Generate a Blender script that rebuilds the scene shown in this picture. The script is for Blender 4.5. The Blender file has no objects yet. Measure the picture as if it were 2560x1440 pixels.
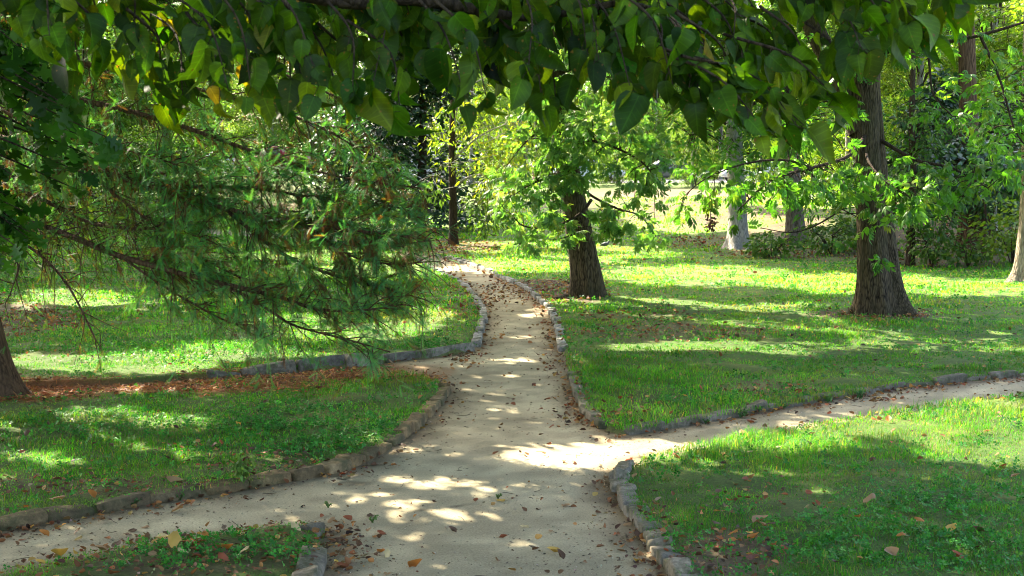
import bpy, bmesh, math, random
import numpy as np
from mathutils import Vector, Matrix

SC = bpy.context.scene
COL = SC.collection
rng = np.random.default_rng(11)
random.seed(11)

# ------------------------------------------------------------------ camera
EYE = 2.0
FPX = 3555.0                       # focal length in pixels of a 2560 wide picture (50 mm)
PITCH = math.atan(290.0 / FPX)
cam = bpy.data.cameras.new("camera")
cam_ob = bpy.data.objects.new("camera", cam)
COL.objects.link(cam_ob)
cam_ob.location = (0, 0, EYE)
cam_ob.rotation_euler = (math.pi / 2 - PITCH, 0, 0)
cam.sensor_width = 36.0
cam.lens = FPX / 2560.0 * 36.0
cam.clip_end = 2000
cam.dof.use_dof = True
cam.dof.focus_distance = 11.0
cam.dof.aperture_fstop = 13.0
SC.camera = cam_ob

# ------------------------------------------------------------------ light
SUN_EL = math.radians(44)
SUN_AX, SUN_AY = 0.62, 0.785
SUN_DIR = Vector((-SUN_AX * math.cos(SUN_EL), SUN_AY * math.cos(SUN_EL), math.sin(SUN_EL)))
world = bpy.data.worlds.new("World")
SC.world = world
world.use_nodes = True
nt = world.node_tree
nt.nodes.clear()
sky = nt.nodes.new("ShaderNodeTexSky")
sky.sky_type = 'NISHITA'
sky.sun_disc = False
sky.sun_elevation = SUN_EL
sky.air_density = 1.0
sky.dust_density = 5.0
sky.ozone_density = .4
sky.sun_rotation = math.atan2(SUN_DIR.x, SUN_DIR.y)
bg = nt.nodes.new("ShaderNodeBackground")
bg.inputs[1].default_value = 0.15
wo = nt.nodes.new("ShaderNodeOutputWorld")
nt.links.new(sky.outputs[0], bg.inputs[0])
nt.links.new(bg.outputs[0], wo.inputs[0])
sun = bpy.data.lights.new("sun", 'SUN')
sun.energy = 4.4
sun.angle = math.radians(0.5)
sun.color = (1.0, 0.89, 0.70)
sun_ob = bpy.data.objects.new("sun", sun)
COL.objects.link(sun_ob)
sun_ob.rotation_euler = SUN_DIR.to_track_quat('Z', 'Y').to_euler()
sun_ob.location = (-30, 30, 40)

SC.view_settings.view_transform = 'Standard'
SC.view_settings.look = 'None'
SC.view_settings.exposure = 2.75
SC.view_settings.gamma = 1.0
SC.render.engine = 'CYCLES'
SC.cycles.max_bounces = 10
SC.cycles.diffuse_bounces = 5
SC.cycles.transmission_bounces = 6
SC.cycles.glossy_bounces = 2
SC.cycles.transparent_max_bounces = 8
SC.cycles.use_adaptive_sampling = False
SC.cycles.filter_width = 1.0
SC.cycles.adaptive_threshold = 0.02
SC.cycles.use_denoising = True

# ------------------------------------------------------------------ numeric helpers
def sstep(a, b, x):
    t = np.clip((np.asarray(x, float) - a) / (b - a), 0, 1)
    return t * t * (3 - 2 * t)

def _h(ix, iy, s):
    n = (ix.astype(np.int64) * 374761393 + iy.astype(np.int64) * 668265263 + s * 974634777) & 0x7fffffff
    n = ((n ^ (n >> 13)) * 1274126177) & 0x7fffffff
    return ((n ^ (n >> 16)) & 0xffff) / 65535.0

def vn(x, y, s=0):
    x = np.asarray(x, float); y = np.asarray(y, float)
    ix = np.floor(x); iy = np.floor(y)
    fx = x - ix; fy = y - iy
    fx = fx * fx * (3 - 2 * fx); fy = fy * fy * (3 - 2 * fy)
    a = _h(ix, iy, s); b = _h(ix + 1, iy, s); c = _h(ix, iy + 1, s); d = _h(ix + 1, iy + 1, s)
    return (a * (1 - fx) + b * fx) * (1 - fy) + (c * (1 - fx) + d * fx) * fy

def fbm(x, y, s=0, o=3):
    t = 0; a = 0.5; k = 0
    for i in range(o):
        t = t + a * vn(np.asarray(x) * 2 ** i, np.asarray(y) * 2 ** i, s + i * 17)
        k += a; a *= 0.5
    return t / k

def T(x, y):
    """Terrain height."""
    x = np.asarray(x, float); y = np.asarray(y, float)
    base = np.interp(y, [-20, 28, 36, 45, 60, 80, 88, 125, 170, 320], [0, 0, .05, .16, .45, 1.0, 1.3, 1.35, 3.0, 8.0])
    s = .956 * (x - 5.3) + .294 * (y - 40)
    bank = .70 * sstep(0, 5.0, s) * (1 - sstep(45, 82, y)) * sstep(22, 30, y)
    left = .6 * sstep(-6, -14, x) * sstep(55, 88, y)
    und = (fbm(x * .13, y * .13, 5) - .5) * .10 * sstep(9, 20, y)
    return base + bank + left + und

CP, SP = math.cos(PITCH), math.sin(PITCH)
def ray(px, py):
    u = (np.asarray(px, float) - 1280) / FPX
    v = (720 - np.asarray(py, float)) / FPX
    return np.stack([u, CP + v * SP, -SP + v * CP], -1)

def at(px, py, Y):
    """Point seen at pixel (px,py) at distance Y ahead of the eye."""
    d = ray(px, py)
    t = np.asarray(Y, float) / d[..., 1]
    return np.stack([d[..., 0] * t, d[..., 1] * t, EYE + d[..., 2] * t], -1)

_ts = np.concatenate([np.arange(3, 30, .02), np.arange(30, 160, .1)])
def gnd(px, py):
    """Point of the ground seen at pixel (px,py)."""
    d = ray(px, py)
    P = d[None, :] * (_ts / d[1])[:, None]
    P[:, 2] += EYE
    f = P[:, 2] - T(P[:, 0], P[:, 1])
    i = np.argmax(f < 0)
    if f[i] >= 0: i = len(_ts) - 1
    p = P[i].copy(); p[2] = float(T(p[0], p[1]))
    return p

def proj(P):
    P = np.asarray(P, float)
    x = P[..., 0]; y = P[..., 1]; z = P[..., 2] - EYE
    f = y * CP - z * SP
    up = y * SP + z * CP
    f = np.where(f < .05, .05, f)
    return 1280 + x / f * FPX, 720 - up / f * FPX

def nrmz(v):
    return v / np.maximum(np.linalg.norm(v, axis=-1, keepdims=True), 1e-9)

def catmull(pts, n=6):
    p = np.asarray(pts, float)
    if len(p) < 3:
        t = np.linspace(0, 1, n + 1)[:, None]
        return p[0] * (1 - t) + p[-1] * t
    q = np.vstack([2 * p[0] - p[1], p, 2 * p[-1] - p[-2]])
    out = []
    for i in range(1, len(q) - 2):
        a, b, c, d = q[i - 1], q[i], q[i + 1], q[i + 2]
        for k in range(n):
            t = k / n
            out.append(.5 * ((2 * b) + (c - a) * t + (2 * a - 5 * b + 4 * c - d) * t * t + (3 * b - a - 3 * c + d) * t ** 3))
    out.append(p[-1])
    return np.array(out)

# ------------------------------------------------------------------ mesh helpers
class Geo:
    def __init__(s):
        s.V = []; s.F = {}; s.C = []; s.n = 0
    def add(s, V, F, C=None):
        V = np.asarray(V, float)
        F = np.asarray(F, np.int64)
        s.F.setdefault(F.shape[1], []).append(F + s.n)
        s.V.append(V)
        if C is None: C = np.ones((len(V), 3))
        C = np.asarray(C, float)
        if C.ndim == 1: C = np.tile(C, (len(V), 1))
        s.C.append(C)
        s.n += len(V)
    def addm(s, V, Fs, C=None):
        """one vertex block, several face arrays"""
        n0 = s.n
        s.add(V, Fs[0], C)
        for F in Fs[1:]:
            F = np.asarray(F, np.int64)
            s.F.setdefault(F.shape[1], []).append(F + n0)

def build(name, g, mat, parent=None, origin=None, smooth=True):
    V = np.vstack(g.V).astype(np.float64)
    C = np.vstack(g.C)
    o = np.array(parent_origin(parent) if origin is None else origin, float)
    V = V - o
    me = bpy.data.meshes.new(name)
    me.vertices.add(len(V))
    me.vertices.foreach_set("co", V.astype(np.float32).ravel())
    idx = []; starts = []; tot = 0; npoly = 0
    for k, L in g.F.items():
        F = np.vstack(L)
        idx.append(F.ravel())
        starts.append(tot + np.arange(len(F)) * k)
        tot += F.size; npoly += len(F)
    me.loops.add(tot)
    me.loops.foreach_set("vertex_index", np.concatenate(idx).astype(np.int32))
    me.polygons.add(npoly)
    me.polygons.foreach_set("loop_start", np.concatenate(starts).astype(np.int32))
    me.polygons.foreach_set("use_smooth", np.full(npoly, smooth))
    me.update(calc_edges=True)
    a = me.attributes.new("tint", 'FLOAT_COLOR', 'POINT')
    c4 = np.ones((len(V), 4), np.float32); c4[:, :3] = C
    a.data.foreach_set("color", c4.ravel())
    if mat is not None: me.materials.append(mat)
    ob = bpy.data.objects.new(name, me)
    COL.objects.link(ob)
    if parent is not None: ob.parent = parent
    else: ob.location = tuple(o)
    return ob

_org = {}
def parent_origin(p):
    o = np.zeros(3)
    while p is not None:
        o = o + np.array(_org.get(p.name, (0, 0, 0)))
        p = p.parent
    return o

def tag(o, label=None, cat=None, group=None, kind=None):
    if label: o["label"] = label
    if cat: o["category"] = cat
    if group: o["group"] = group
    if kind: o["kind"] = kind
    return o

def thing(name, loc, label, cat, group=None):
    o = bpy.data.objects.new(name, None)
    COL.objects.link(o)
    o.empty_display_size = .2
    o.location = tuple(float(v) for v in loc)
    _org[o.name] = tuple(float(v) for v in loc)
    return tag(o, label, cat, group)

def tube(pts, rad, k=6, cap=True):
    p = np.asarray(pts, float); n = len(p)
    r = np.broadcast_to(np.asarray(rad, float), (n,))
    t = np.gradient(p, axis=0); t = nrmz(t)
    ref = np.array([0, 0, 1.0]) if abs(t[0, 2]) < .9 else np.array([1.0, 0, 0])
    N = np.zeros((n, 3)); B = np.zeros((n, 3))
    u = nrmz(np.cross(ref, t[0]))
    for i in range(n):
        u = u - t[i] * np.dot(u, t[i]); u = nrmz(u)
        N[i] = u; B[i] = np.cross(t[i], u)
    a = np.arange(k) * 2 * np.pi / k
    V = p[:, None] + r[:, None, None] * (np.cos(a)[None, :, None] * N[:, None] + np.sin(a)[None, :, None] * B[:, None])
    V = V.reshape(-1, 3)
    i, j = np.meshgrid(np.arange(n - 1), np.arange(k), indexing='ij')
    F = np.stack([i * k + j, i * k + (j + 1) % k, (i + 1) * k + (j + 1) % k, (i + 1) * k + j], -1).reshape(-1, 4)
    return V, F

def place(tv, tf, pos, d, n, size, cols):
    """instances of a template (x across, y along d, z along n) baked into one vertex block"""
    pos = np.asarray(pos, float); d = nrmz(np.asarray(d, float)); n = np.asarray(n, float)
    n = nrmz(n - d * np.sum(n * d, -1, keepdims=True))
    x = np.cross(d, n)
    size = np.broadcast_to(np.asarray(size, float), (len(pos),))
    V = pos[:, None] + size[:, None, None] * (tv[None, :, 0:1] * x[:, None] + tv[None, :, 1:2] * d[:, None] + tv[None, :, 2:3] * n[:, None])
    m = len(tv)
    F = (np.asarray(tf)[None] + (np.arange(len(pos)) * m)[:, None, None]).reshape(-1, np.asarray(tf).shape[1])
    cols = np.asarray(cols, float)
    C = np.repeat(cols, m, axis=0) if cols.ndim == 2 else np.tile(cols, (len(pos) * m, 1))
    return V.reshape(-1, 3), F, C

def rdir(n, up=0.0, spread=1.0):
    v = rng.normal(size=(n, 3)) * spread
    v[:, 2] += up
    return nrmz(v)

def pick(pal, n, jit=.18):
    """n colours drawn from a weighted palette [(r,g,b,w),...] with some jitter"""
    pal = np.asarray(pal, float)
    w = pal[:, 3] / pal[:, 3].sum()
    c = pal[rng.choice(len(pal), n, p=w), :3]
    return np.clip(c * (1 + rng.normal(size=(n, 1)) * jit) * (1 + rng.normal(size=(n, 3)) * jit * .3), .003, .9)

# leaf templates -------------------------------------------------------------
T_DIAMOND = (np.array([[0, 0, 0], [-.3, .42, .07], [0, 1, -.1], [.3, .42, .07]]), np.array([[0, 1, 2], [0, 2, 3]]))
def leaf_outline(half, droop=.25, fold=.10, mid=None):
    """half: list of (x,y) along the right edge from base to tip (x=0 at both ends)"""
    h = np.array(half, float)
    ins = h[1:-1]
    V = [(0, h[0, 1], 0)]
    F = []
    mids = [(0, y * .96, 0) for x, y in ins]
    R = [(x, y, fold * x / .45) for x, y in ins]
    L = [(-x, y, fold * x / .45) for x, y in ins]
    k = len(ins)
    V = [(0, h[0, 1], 0)] + mids + R + L + [(0, h[-1, 1], 0)]
    m0, r0, l0, tip = 1, 1 + k, 1 + 2 * k, 1 + 3 * k
    F += [(0, r0, m0), (0, m0, l0)]
    for i in range(k - 1):
        F += [(m0 + i, r0 + i, r0 + i + 1), (m0 + i, r0 + i + 1, m0 + i + 1), (m0 + i, l0 + i + 1, l0 + i), (m0 + i, m0 + i + 1, l0 + i + 1)]
    F += [(m0 + k - 1, r0 + k - 1, tip), (m0 + k - 1, tip, l0 + k - 1)]
    V = np.array(V, float)
    V[:, 2] -= droop * np.clip(V[:, 1], 0, 2) ** 2
    return V, np.array(F)
T_HEART = leaf_outline([(0, 0), (.13, -.035), (.27, .0), (.37, .10), (.41, .26), (.39, .43), (.32, .61), (.21, .78), (.08, .93), (0, 1.08)], .22, .08)
T_HEART2 = leaf_outline([(0, 0), (.12, -.03), (.27, .02), (.36, .16), (.385, .32), (.35, .50), (.27, .68), (.16, .84), (.06, .96), (0, 1.06)], .42, .13)
T_HEART3 = leaf_outline([(0, 0), (.15, -.05), (.31, .0), (.40, .13), (.42, .29), (.38, .47), (.31, .64), (.18, .80), (.07, .92), (0, 1.0)], -.10, .16)
def warp(tp, twist=0.0, cup=0.0, bend=0.0, wave=0.0, sx=1.0):
    V = tp[0].copy()
    V[:, 0] *= sx
    V[:, 2] += cup * V[:, 0] ** 2 - bend * V[:, 1] ** 2 + wave * np.sin(V[:, 1] * 8 + 2 * np.sign(V[:, 0])) * np.abs(V[:, 0])
    a = twist * V[:, 1]
    x, z = V[:, 0].copy(), V[:, 2].copy()
    V[:, 0] = x * np.cos(a) - z * np.sin(a); V[:, 2] = x * np.sin(a) + z * np.cos(a)
    return V, tp[1]
HANGING = [warp(T_HEART, .2, .3, 0, .05, .88), warp(T_HEART2, -.3, 0, 0, .06, .95), warp(T_HEART3, .1, 0, 0, .04, .9), warp(T_HEART, .9, .6, .15, .10, .92), warp(T_HEART3, -1.0, -.5, .3, .12, .8), warp(T_HEART2, .5, 1.6, -.15, .08, .9), warp(T_HEART, -.4, 2.6, .4, .08, .8), warp(T_HEART3, 1.1, 1.0, .15, .16, .95), warp(T_HEART2, -.7, 2.0, .5, .10, .75)]
T_OAK = leaf_outline([(0, 0), (.05, .08), (.16, .13), (.19, .20), (.09, .27), (.11, .33), (.33, .40), (.37, .50), (.17, .53), (.16, .60), (.36, .70), (.33, .80), (.16, .80), (.17, .90), (.08, .98), (0, 1.0)], .15, .06)
T_LANCE = leaf_outline([(0, 0), (.10, .12), (.17, .35), (.15, .6), (.07, .85), (0, 1)], .35, .06)
T_OVATE = leaf_outline([(0, 0), (.2, .12), (.3, .38), (.2, .72), (0, 1)], .2, .08)
T_DRY = leaf_outline([(0, 0), (.22, .05), (.36, .22), (.33, .5), (.18, .8), (0, 1)], -.25, .30)
T_DRY2 = leaf_outline([(0, 0), (.2, .03), (.4, .2), (.30, .45), (.24, .78), (0, 1)], .55, -.25)

def spray_tpl(pairs=3, drop=.35):
    """a pinnate spray: pairs of leaflets and one at the end, along y"""
    Vs = []; Fs = []; n = 0
    def put(o, d, nn, s):
        nonlocal n
        V, F, _ = place(T_LANCE[0], T_LANCE[1], [o], [d], [nn], [s], np.ones(3))
        Vs.append(V); Fs.append(F + n); n += len(V)
    for i in range(pairs):
        y = .15 + .5 * i / pairs
        for sx in (-1, 1):
            put((0, y, -.12 * y * y), (sx * .8, .62, -drop), (sx * .25, .1, 1), .50 - .04 * abs(i - 1))
    put((0, .62, -.05), (0, 1, -drop - .1), (0, .3, 1), .52)
    return np.vstack(Vs), np.vstack(Fs)
T_SPRAY = spray_tpl()

def frond_tpl(n=18):
    """feathery conifer spray: a thread-like axis with two ranks of needles"""
    V = []; F = []
    ax = [(0, 0, 0), (.012, 0, 0), (0, .5, -.04), (.012, .5, -.04), (.005, 1, -.16)]
    V += ax; F += [(0, 1, 3), (0, 3, 2), (2, 3, 4)]
    for i in range(n):
        y = .06 + .92 * i / n
        z = -.16 * y * y
        L = .17 * (1 - .55 * abs(y - .4)) * (1 - .5 * max(0, y - .7))
        for sx in (-1, 1):
            b = len(V)
            V += [(0, y - .012, z), (0, y + .012, z), (sx * L, y + .55 * L, z - .03 + .02 * ((i * 7) % 3))]
            F.append((b, b + 1, b + 2))
    return np.array(V), np.array(F)
T_FROND = frond_tpl()

# ------------------------------------------------------------------ materials
def new_mat(name):
    m = bpy.data.materials.new(name)
    m.use_nodes = True
    m.node_tree.nodes.clear()
    return m, m.node_tree.nodes, m.node_tree.links

def add_veins(m):
    """pale side veins from the leaf-blade coordinates stored on the mesh"""
    N, L = m.node_tree.nodes, m.node_tree.links
    a = N.new("ShaderNodeAttribute"); a.attribute_name = "blade"
    s = N.new("ShaderNodeSeparateXYZ"); L.new(a.outputs["Vector"], s.inputs[0])
    def mth(op, x, y=None):
        n = N.new("ShaderNodeMath"); n.operation = op
        for i, v in enumerate((x, y)):
            if v is None: continue
            if isinstance(v, (int, float)): n.inputs[i].default_value = v
            else: L.new(v, n.inputs[i])
        return n.outputs[0]
    ax = mth("ABSOLUTE", s.outputs[0])
    f = mth("FRACT", mth("MULTIPLY", mth("SUBTRACT", s.outputs[1], mth("MULTIPLY", ax, .75)), 6.5))
    d = mth("ABSOLUTE", mth("SUBTRACT", f, .5))
    side = mth("LESS_THAN", d, .07)
    mid = mth("LESS_THAN", ax, .016)
    v = mth("MAXIMUM", mth("MULTIPLY", side, .55), mid)
    g = mth("ADD", mth("MULTIPLY", v, .55), 1.0)
    src = None
    for l in list(L):
        if l.to_node.type == "BSDF_PRINCIPLED" and l.to_socket.name == "Base Color": src = l.from_socket
    sc = N.new("ShaderNodeVectorMath"); sc.operation = "SCALE"
    L.new(src, sc.inputs[0]); L.new(g, sc.inputs["Scale"])
    for l in list(L):
        if l.from_socket == src and l.to_node != sc:
            t = l.to_socket; L.remove(l); L.new(sc.outputs[0], t)
    return m

def leaf_mat(name, trans=.45, rough=.42, spec=.35, tcol=(1.5, 1.75, .5), vein=False, spots=False):
    m, N, L = new_mat(name)
    out = N.new("ShaderNodeOutputMaterial")
    at_ = N.new("ShaderNodeAttribute"); at_.attribute_name = "tint"
    col = at_.outputs["Color"]
    if spots:
        tc = N.new("ShaderNodeTexCoord")
        nz = N.new("ShaderNodeTexNoise"); nz.inputs["Scale"].default_value = 95; nz.inputs["Detail"].default_value = 1
        L.new(tc.outputs["Object"], nz.inputs["Vector"])
        rp = N.new("ShaderNodeValToRGB")
        rp.color_ramp.elements[0].position = .70; rp.color_ramp.elements[0].color = (0, 0, 0, 1)
        rp.color_ramp.elements[1].position = .76; rp.color_ramp.elements[1].color = (1, 1, 1, 1)
        L.new(nz.outputs["Fac"], rp.inputs["Fac"])
        mx = N.new("ShaderNodeMix"); mx.data_type = 'RGBA'
        L.new(rp.outputs["Color"], mx.inputs["Factor"])
        L.new(col, mx.inputs["A"])
        mx.inputs["B"].default_value = (.16, .085, .02, 1)
        n2 = N.new("ShaderNodeTexNoise"); n2.inputs["Scale"].default_value = 22; n2.inputs["Detail"].default_value = 3
        L.new(tc.outputs["Object"], n2.inputs["Vector"])
        mr = N.new("ShaderNodeMapRange"); mr.inputs[1].default_value = .3; mr.inputs[2].default_value = .7
        mr.inputs[3].default_value = .72; mr.inputs[4].default_value = 1.28
        L.new(n2.outputs["Fac"], mr.inputs[0])
        ml = N.new("ShaderNodeVectorMath"); ml.operation = 'SCALE'
        L.new(mx.outputs["Result"], ml.inputs[0]); L.new(mr.outputs[0], ml.inputs["Scale"])
        col = ml.outputs[0]
    p = N.new("ShaderNodeBsdfPrincipled")
    p.inputs["Roughness"].default_value = rough
    p.inputs["Specular IOR Level"].default_value = spec
    L.new(col, p.inputs["Base Color"])
    t = N.new("ShaderNodeBsdfTranslucent")
    mul = N.new("ShaderNodeVectorMath"); mul.operation = 'MULTIPLY'
    mul.inputs[1].default_value = tcol
    L.new(col, mul.inputs[0])
    L.new(mul.outputs[0], t.inputs["Color"])
    mix = N.new("ShaderNodeMixShader"); mix.inputs[0].default_value = trans
    L.new(p.outputs[0], mix.inputs[1]); L.new(t.outputs[0], mix.inputs[2])
    L.new(mix.outputs[0], out.inputs[0])
    return m

def bark_mat(name, c1, c2, scale=14, stretch=.16, bump=.6, moss=None):
    m, N, L = new_mat(name)
    out = N.new("ShaderNodeOutputMaterial")
    p = N.new("ShaderNodeBsdfPrincipled"); p.inputs["Roughness"].default_value = .9
    p.inputs["Specular IOR Level"].default_value = .15
    tc = N.new("ShaderNodeTexCoord")
    mp = N.new("ShaderNodeMapping"); mp.inputs["Scale"].default_value = (1, 1, stretch)
    L.new(tc.outputs["Object"], mp.inputs[0])
    vo = N.new("ShaderNodeTexNoise"); vo.inputs["Scale"].default_value = scale; vo.inputs["Detail"].default_value = 6
    vo.inputs["Roughness"].default_value = .65; vo.inputs["Distortion"].default_value = .6
    L.new(mp.outputs[0], vo.inputs["Vector"])
    v2 = N.new("ShaderNodeTexVoronoi"); v2.inputs["Scale"].default_value = scale * 1.3; v2.feature = 'DISTANCE_TO_EDGE'
    L.new(mp.outputs[0], v2.inputs["Vector"])
    ma = N.new("ShaderNodeMath"); ma.operation = 'MULTIPLY_ADD'; ma.inputs[1].default_value = .9; 
    L.new(v2.outputs["Distance"], ma.inputs[0]); L.new(vo.outputs["Fac"], ma.inputs[2])
    rp = N.new("ShaderNodeValToRGB")
    rp.color_ramp.elements[0].position = .42; rp.color_ramp.elements[0].color = (*c1, 1)
    rp.color_ramp.elements[1].position = .74; rp.color_ramp.elements[1].color = (*c2, 1)
    L.new(ma.outputs[0], rp.inputs["Fac"])
    col = rp.outputs["Color"]
    n3 = N.new("ShaderNodeTexNoise"); n3.inputs["Scale"].default_value = 2.2; n3.inputs["Detail"].default_value = 4
    L.new(tc.outputs["Object"], n3.inputs["Vector"])
    r3 = N.new("ShaderNodeValToRGB")
    r3.color_ramp.elements[0].position = .45; r3.color_ramp.elements[0].color = (0, 0, 0, 1)
    r3.color_ramp.elements[1].position = .65; r3.color_ramp.elements[1].color = (.6, .6, .6, 1)
    L.new(n3.outputs["Fac"], r3.inputs["Fac"])
    mx = N.new("ShaderNodeMix"); mx.data_type = 'RGBA'
    L.new(r3.outputs["Color"], mx.inputs["Factor"]); L.new(col, mx.inputs["A"])
    mx.inputs["B"].default_value = (*(moss or tuple(v * .8 for v in c2)), 1)
    L.new(mx.outputs["Result"], p.inputs["Base Color"])
    b = N.new("ShaderNodeBump"); b.inputs["Strength"].default_value = bump; b.inputs["Distance"].default_value = .06
    L.new(ma.outputs[0], b.inputs["Height"]); L.new(b.outputs[0], p.inputs["Normal"])
    L.new(p.outputs[0], out.inputs[0])
    return m

def tint_mat(name, rough=.9, scale=30, lo=.7, hi=1.3, bump=.3, detail=6, scale2=None, spec=.2, dist=.01, moss=None):
    """surface colour from the mesh's tint attribute, broken up by noise"""
    m, N, L = new_mat(name)
    out = N.new("ShaderNodeOutputMaterial")
    p = N.new("ShaderNodeBsdfPrincipled"); p.inputs["Roughness"].default_value = rough
    p.inputs["Specular IOR Level"].default_value = spec
    a = N.new("ShaderNodeAttribute"); a.attribute_name = "tint"
    tc = N.new("ShaderNodeTexCoord")
    n = N.new("ShaderNodeTexNoise"); n.inputs["Scale"].default_value = scale; n.inputs["Detail"].default_value = detail
    n.inputs["Roughness"].default_value = .7
    L.new(tc.outputs["Object"], n.inputs["Vector"])
    mr = N.new("ShaderNodeMapRange"); mr.inputs[1].default_value = .3; mr.inputs[2].default_value = .7
    mr.inputs[3].default_value = lo; mr.inputs[4].default_value = hi
    L.new(n.outputs["Fac"], mr.inputs[0])
    s = N.new("ShaderNodeVectorMath"); s.operation = 'SCALE'
    L.new(a.outputs["Color"], s.inputs[0]); L.new(mr.outputs[0], s.inputs["Scale"])
    col = s.outputs[0]
    if scale2:
        n2 = N.new("ShaderNodeTexNoise"); n2.inputs["Scale"].default_value = scale2; n2.inputs["Detail"].default_value = 3
        L.new(tc.outputs["Object"], n2.inputs["Vector"])
        m2 = N.new("ShaderNodeMapRange"); m2.inputs[1].default_value = .35; m2.inputs[2].default_value = .65
        m2.inputs[3].default_value = .82; m2.inputs[4].default_value = 1.15
        L.new(n2.outputs["Fac"], m2.inputs[0])
        s2 = N.new("ShaderNodeVectorMath"); s2.operation = 'SCALE'
        L.new(col, s2.inputs[0]); L.new(m2.outputs[0], s2.inputs["Scale"])
        col = s2.outputs[0]
    if moss:
        g_ = N.new("ShaderNodeNewGeometry")
        n3 = N.new("ShaderNodeTexNoise"); n3.inputs["Scale"].default_value = 5; n3.inputs["Detail"].default_value = 6; n3.inputs["Roughness"].default_value = .7
        L.new(g_.outputs["Position"], n3.inputs["Vector"])
        r3 = N.new("ShaderNodeMapRange"); r3.inputs[1].default_value = .47; r3.inputs[2].default_value = .62; r3.inputs[3].default_value = 0; r3.inputs[4].default_value = .8
        L.new(n3.outputs["Fac"], r3.inputs[0])
        mm = N.new("ShaderNodeMix"); mm.data_type = 'RGBA'; mm.inputs["B"].default_value = (*moss, 1)
        L.new(r3.outputs[0], mm.inputs["Factor"]); L.new(col, mm.inputs["A"])
        col = mm.outputs["Result"]
    L.new(col, p.inputs["Base Color"])
    b = N.new("ShaderNodeBump"); b.inputs["Strength"].default_value = bump; b.inputs["Distance"].default_value = dist
    L.new(n.outputs["Fac"], b.inputs["Height"]); L.new(b.outputs[0], p.inputs["Normal"])
    L.new(p.outputs[0], out.inputs[0])
    return m

def plain_mat(name, col, rough=.5, metal=0, spec=.5):
    m, N, L = new_mat(name)
    out = N.new("ShaderNodeOutputMaterial")
    p = N.new("ShaderNodeBsdfPrincipled")
    n = N.new("ShaderNodeTexNoise"); n.inputs["Scale"].default_value = 9; n.inputs["Detail"].default_value = 4
    rp = N.new("ShaderNodeValToRGB")
    rp.color_ramp.elements[0].color = (*[c * .82 for c in col], 1)
    rp.color_ramp.elements[1].color = (*[min(1, c * 1.12) for c in col], 1)
    L.new(n.outputs["Fac"], rp.inputs["Fac"]); L.new(rp.outputs["Color"], p.inputs["Base Color"])
    p.inputs["Roughness"].default_value = rough; p.inputs["Metallic"].default_value = metal
    p.inputs["Specular IOR Level"].default_value = spec
    L.new(p.outputs[0], out.inputs[0])
    return m

M_LEAF_BIG = leaf_mat("large leaf", .5, .5, .22, (1.9, 1.9, .2), spots=True)
add_veins(M_LEAF_BIG)
M_LEAF_OAK = leaf_mat("oak leaf", .4, .45, .22, (1.3, 1.6, .5))
M_LEAF = leaf_mat("tree leaf", .5, .45, .35)
M_LEAF_DARK = leaf_mat("evergreen leaf", .22, .30, .5)
M_NEEDLE = leaf_mat("soft needle", .42, .55, .25, (1.5, 1.6, .5))
M_GRASS = leaf_mat("grass blade", .52, .5, .25, (2.1, 1.75, .4))
M_CLOVER = leaf_mat("clover leaf", .35, .55, .18, (1.4, 1.6, .5))
M_DRY = leaf_mat("dry leaf", .22, .6, .25, (1.4, 1.2, .7))
M_BARK = bark_mat("furrowed bark", (.012, .009, .006), (.118, .088, .052), 26, .2, .9, (.060, .054, .028))
M_BARK_GREY = bark_mat("grey bark", (.17, .158, .14), (.40, .375, .335), 24, .2, .6, (.30, .285, .255))
M_BARK_DARK = bark_mat("dark bark", (.018, .013, .009), (.075, .052, .034), 30, .22, .8)
M_BARK_RED = bark_mat("stringy bark", (.030, .018, .011), (.14, .085, .05), 26, .10, .8)
M_GROUND = tint_mat("lawn soil", .95, 45, .55, 1.45, .5, 8, 1.2)
M_PATH = tint_mat("packed grit", .92, 90, .68, 1.32, .5, 8, 1.4, .12, .006)
M_STONE = tint_mat("edging stone", .85, 22, .45, 1.5, .9, 8, 3.0, .25, .02, (.055, .060, .024))
M_ASPHALT = tint_mat("asphalt", .9, 60, .8, 1.2, .2)
# ================================================================== ground and paths
PATH_PX = [(500, 585), (700, 596), (880, 606), (960, 622), (1040, 650), (1085, 672), (1130, 695), (1165, 720), (1190, 748),
           (1203, 775), (1203, 800), (1195, 830), (1187, 864),
           (1150, 873), (1000, 891), (800, 914), (520, 935), (300, 948), (-250, 968),
           (-250, 1012), (0, 1000), (200, 985), (420, 962), (620, 950), (780, 935), (900, 926), (1000, 930), (1060, 942), (1112, 964),
           (1104, 985), (1062, 1030), (1000, 1082), (930, 1122), (840, 1164), (740, 1185), (640, 1203), (400, 1236), (265, 1260), (0, 1306), (-340, 1365),
           (-340, 1510), (0, 1430), (100, 1412), (300, 1368), (480, 1342), (600, 1325), (700, 1308), (790, 1310),
           (806, 1335), (802, 1380), (775, 1440), (720, 1580), (640, 1800), (500, 2300), (2100, 2300), (1880, 1800), (1765, 1530), (1700, 1440), (1655, 1375), (1622, 1330), (1585, 1272),
           (1558, 1222), (1548, 1188), (1562, 1168), (1620, 1150), (1730, 1122), (1900, 1088), (2100, 1052), (2300, 1022), (2560, 985), (2850, 950),
           (2850, 905), (2560, 932), (2400, 944), (2200, 968), (2000, 1003), (1800, 1034), (1680, 1053), (1600, 1069), (1555, 1075),
           (1520, 1065), (1482, 1038), (1456, 1006), (1442, 970), (1425, 930), (1412, 880), (1400, 840), (1395, 805), (1380, 772),
           (1350, 742), (1310, 714), (1260, 691), (1200, 667), (1140, 647), (1090, 639), (1000, 621), (880, 588), (700, 577), (500, 566)]
PATH_XY = np.array([gnd(x, y)[:2] for x, y in PATH_PX])

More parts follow.
